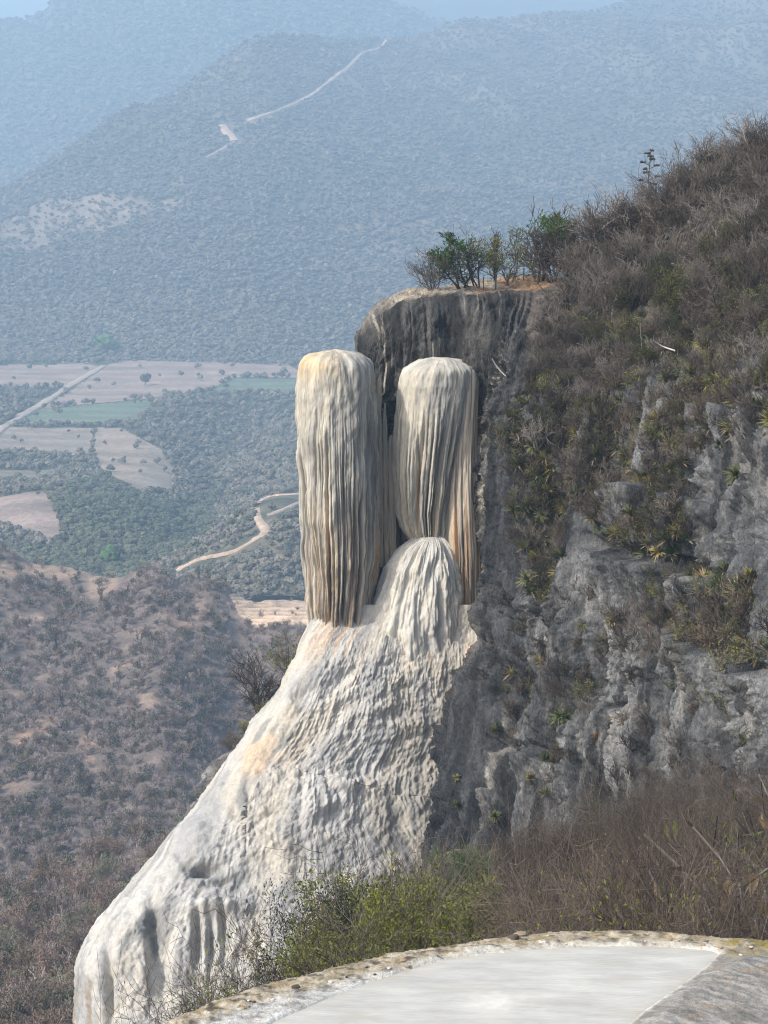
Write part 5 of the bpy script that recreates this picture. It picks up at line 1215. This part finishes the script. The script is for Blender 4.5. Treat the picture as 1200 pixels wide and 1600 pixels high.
c = mix(c, (0.065, 0.055, 0.045), sstep(0.12, 0.4, fbm(X / 0.2, Yw / 0.12, 31, 4)) * sstep(-60, -10, e) * (1 - sstep(2, -6, sd) * 0) * 0.85 * (1 - basin))
c = mix(c, (0.52, 0.48, 0.40), sstep(0.2, 0.5, fbm(X / 0.16, Yw / 0.12, 41, 3)) * rimw * 0.6)
gb = sstep(1000, 1120, ppx + 1.2 * (ppy - 1500)) * sstep(6, -14, sd)
gcol = mix((0.17, 0.16, 0.14), (0.29, 0.275, 0.25), sstep(-0.3, 0.4, fbm((X + 0.8 * Yw) / 0.12, (X - 0.8 * Yw) / 0.9, 51, 4)))
gcol = mix(gcol, (0.26, 0.19, 0.12), sstep(0.1, 0.5, fbm(X / 0.6, Yw / 0.6, 61, 3)) * 0.6)
c = mix(c, gcol, gb * 0.95 * sstep(-12, -28, e))
c = mix(c, (0.24, 0.19, 0.06), sstep(0.0, 0.4, fbm(X / 0.4, Yw / 0.3, 71, 3) + 0.3) * sstep(1110, 1150, ppx) * sstep(-44, -10, e))
c = mix(c, (0.60, 0.61, 0.58), basin)
c = mix(c, (0.66, 0.65, 0.58), np.exp(-(sd / 9) ** 2) * np.clip(0.35 + 0.5 * nz1, 0, 0.7))
c = np.where((e > 6)[..., None], mix((0.10, 0.08, 0.06), (0.24, 0.19, 0.13), sstep(-0.3, 0.3, nz2)), c)
TERRV = V
tag(link('terrace', mesh_np('terrace', V, grid_faces(*V.shape[:2]), M_CRUST, c)), 'mineral terrace with a crusty rim in the foreground', kind='structure')
# milky water
wm, t, b = new_mat('milky_water')
b.inputs['Roughness'].default_value = 0.2; b.inputs['Specular IOR Level'].default_value = 0.25
tc = N(t, 'ShaderNodeTexCoord'); mp = N(t, 'ShaderNodeMapping'); mp.inputs['Scale'].default_value = (0.7, 2.2, 1)
t.links.new(tc.outputs['Object'], mp.inputs[0])
nz = N(t, 'ShaderNodeTexNoise'); nz.inputs['Scale'].default_value = 1.6; nz.inputs['Detail'].default_value = 8; nz.inputs['Roughness'].default_value = 0.62
t.links.new(mp.outputs[0], nz.inputs[0])
cr_ = N(t, 'ShaderNodeValToRGB'); cr_.color_ramp.elements[0].position = 0.3; cr_.color_ramp.elements[0].color = (0.37, 0.35, 0.30, 1); cr_.color_ramp.elements[1].position = 0.72; cr_.color_ramp.elements[1].color = (0.54, 0.515, 0.45, 1)
t.links.new(nz.outputs[0], cr_.inputs[0])
at = N(t, 'ShaderNodeAttribute', attribute_name='pigment')
mx = N(t, 'ShaderNodeMix', data_type='RGBA'); pass; sp_ = N(t, 'ShaderNodeSeparateColor'); t.links.new(at.outputs['Color'], sp_.inputs[0]); m0 = N(t, 'ShaderNodeMix', data_type='RGBA'); t.links.new(sp_.outputs[1], m0.inputs[0]); t.links.new(cr_.outputs[0], m0.inputs[6]); m0.inputs[7].default_value = (0.40, 0.36, 0.27, 1); t.links.new(m0.outputs[2], mx.inputs[6]); mx.inputs[7].default_value = (0.66, 0.62, 0.53, 1)
t.links.new(sp_.outputs[0], mx.inputs[0]); t.links.new(mx.outputs[2], b.inputs['Base Color'])
n2 = N(t, 'ShaderNodeTexNoise'); n2.inputs['Scale'].default_value = 9; n2.inputs['Detail'].default_value = 4; t.links.new(mp.outputs[0], n2.inputs[0])
bp = N(t, 'ShaderNodeBump'); bp.inputs['Strength'].default_value = 0.25; bp.inputs['Distance'].default_value = 0.02; t.links.new(n2.outputs[0], bp.inputs['Height']); t.links.new(bp.outputs[0], b.inputs['Normal'])
gx, gy = np.meshgrid(np.linspace(-2.2, 4.9, 180), np.linspace(24.9, 31.0, 160))
wx, wy = proj(np.stack([gx, gy, Z0 + 0 * gx], -1))
pale_patch = np.exp(-(((wx - 775) / 38) ** 2 + ((wy - 1568) / 16) ** 2) * (1 + 0.8 * fbm(gx / 0.3, gy / 0.3, 2, 3))) + 0.35 * np.exp(-(((wx - 905) / 50) ** 2 + ((wy - 1540) / 9) ** 2))  # paler patches in the colour of the water
ok = (poly_sd(wx, wy, POOL) > -30)
Fq = grid_faces(160, 180); Fq = Fq[ok.ravel()[Fq].all(1)]
psd = poly_sd(wx, wy, POOL); shore = np.clip(np.exp(-np.clip(psd, 0, None) / 14) * (0.6 + 0.9 * fbm(gx / 0.5, gy / 0.3, 3, 4)) + 0.5 * sstep(0.2, 0.6, fbm(gx / 1.2, gy / 0.35, 13, 5)), 0, 1)
f3 = np.clip(pale_patch * (0.7 + 0.6 * fbm(gx / 0.12, gy / 0.12, 5, 3)), 0, 1)
tag(link('pool_water', sub_mesh('pool_water', np.stack([gx, gy, Z0 + 0 * gx + 0.012], -1), Fq, np.stack([f3, shore, 0 * f3], -1), wm)), 'milky shallow water filling the terrace pool', kind='structure')

# loose pieces of crust along the rim
STONE_P = rock_mat('pale_crust_flake', ((8.0, 0.2),), ((20.0, 0.5, 0.02),)); STONE_D = rock_mat('dark_crust_flake', ((8.0, 0.3),), ((20.0, 0.5, 0.02),))
def stone_mesh(seed, col, mat, flat=0.35):
    import bmesh
    bm = bmesh.new(); bmesh.ops.create_icosphere(bm, subdivisions=2, radius=1)
    v = np.array([q.co[:] for q in bm.verts]); f = np.array([[q.index for q in p.verts] for p in bm.faces]); bm.free()
    v *= (1 + 0.55 * noise(v[:, 0] * 1.3 + seed * 3.1, v[:, 1] * 1.3, v[:, 2] * 1.3))[:, None]; v = np.sign(v) * np.abs(v) ** 0.85
    v *= [1, 0.7, flat]
    return mesh_np('crust_flake', v, f, mat, np.full(v.shape, 1.0) * col, smooth=False)
SP = [stone_mesh(i, (0.60, 0.56, 0.48), STONE_P) for i in range(3)]; SD = [stone_mesh(10 + i, (0.09, 0.075, 0.06), STONE_D, 0.5) for i in range(3)]; ST_ = [stone_mesh(20 + i, (0.33, 0.26, 0.17), STONE_P, 0.5) for i in range(2)]
TF = TERRV[29:].reshape(-1, 3); tqx, tqy = proj(TF)
def on_terrace(x, y): return TF[np.argmin((tqx - x) ** 2 + (tqy - y) ** 2)]
def stone(x, y, r, me, lab, grp=None, nm='crust_flake'):
    q = on_terrace(x, y); o = link(nm, me, None, (q[0], q[1], q[2] + r * 0.15)); o.scale = (r, r, r); o.rotation_euler = (rt.normal(0, 0.1), rt.normal(0, 0.1), rt.uniform(0, 6.28))
    tag(o, lab, 'stone', grp)
for x, y, r, me, lab in ((866, 1471, 0.10, SP[0], 'larger pale flat stone on the far rim of the pool'), (886, 1473, 0.08, SP[1], 'pale flat stone just right of the larger one'), (849, 1473, 0.05, SP[2], 'small pale stone left of the larger one'),
                         (801, 1466, 0.08, SD[0], 'dark stone at the left of the pale flat stones'), (812, 1462, 0.09, ST_[0], 'brown crust block beside the dark stone'), (560, 1514, 0.07, SD[1], 'dark crust lump on the left rim'),
                         (462, 1543, 0.06, SD[2], 'dark round stone at the left end of the rim'), (874, 1594, 0.07, SD[0], 'dark flat piece lying in the water at the bottom')):
    stone(x, y, r, me, lab)
for i in range(46):
    x = rt.uniform(380, 1190); y = pl(x, RIM) + rt.uniform(6, 26)
    k = rt.random()
    if k < 0.4: stone(x, y, rt.uniform(0.012, 0.035), SP[i % 3], 'tiny pale chip of crust strewn along the rim', 'pale chips on the rim')
    elif k < 0.75: stone(x, y, rt.uniform(0.012, 0.028), SD[i % 3], 'tiny dark chip of crust strewn along the rim', 'dark chips on the rim')
    else: stone(x, y, rt.uniform(0.02, 0.05), ST_[i % 2], 'tiny brown chip of crust strewn along the rim', 'brown chips on the rim')
branch([(815, 1460), (808, 1455), (797, 1447)], 0.012, BONE, 'short bleached stick leaning over the far rim of the pool', Y=31.2)
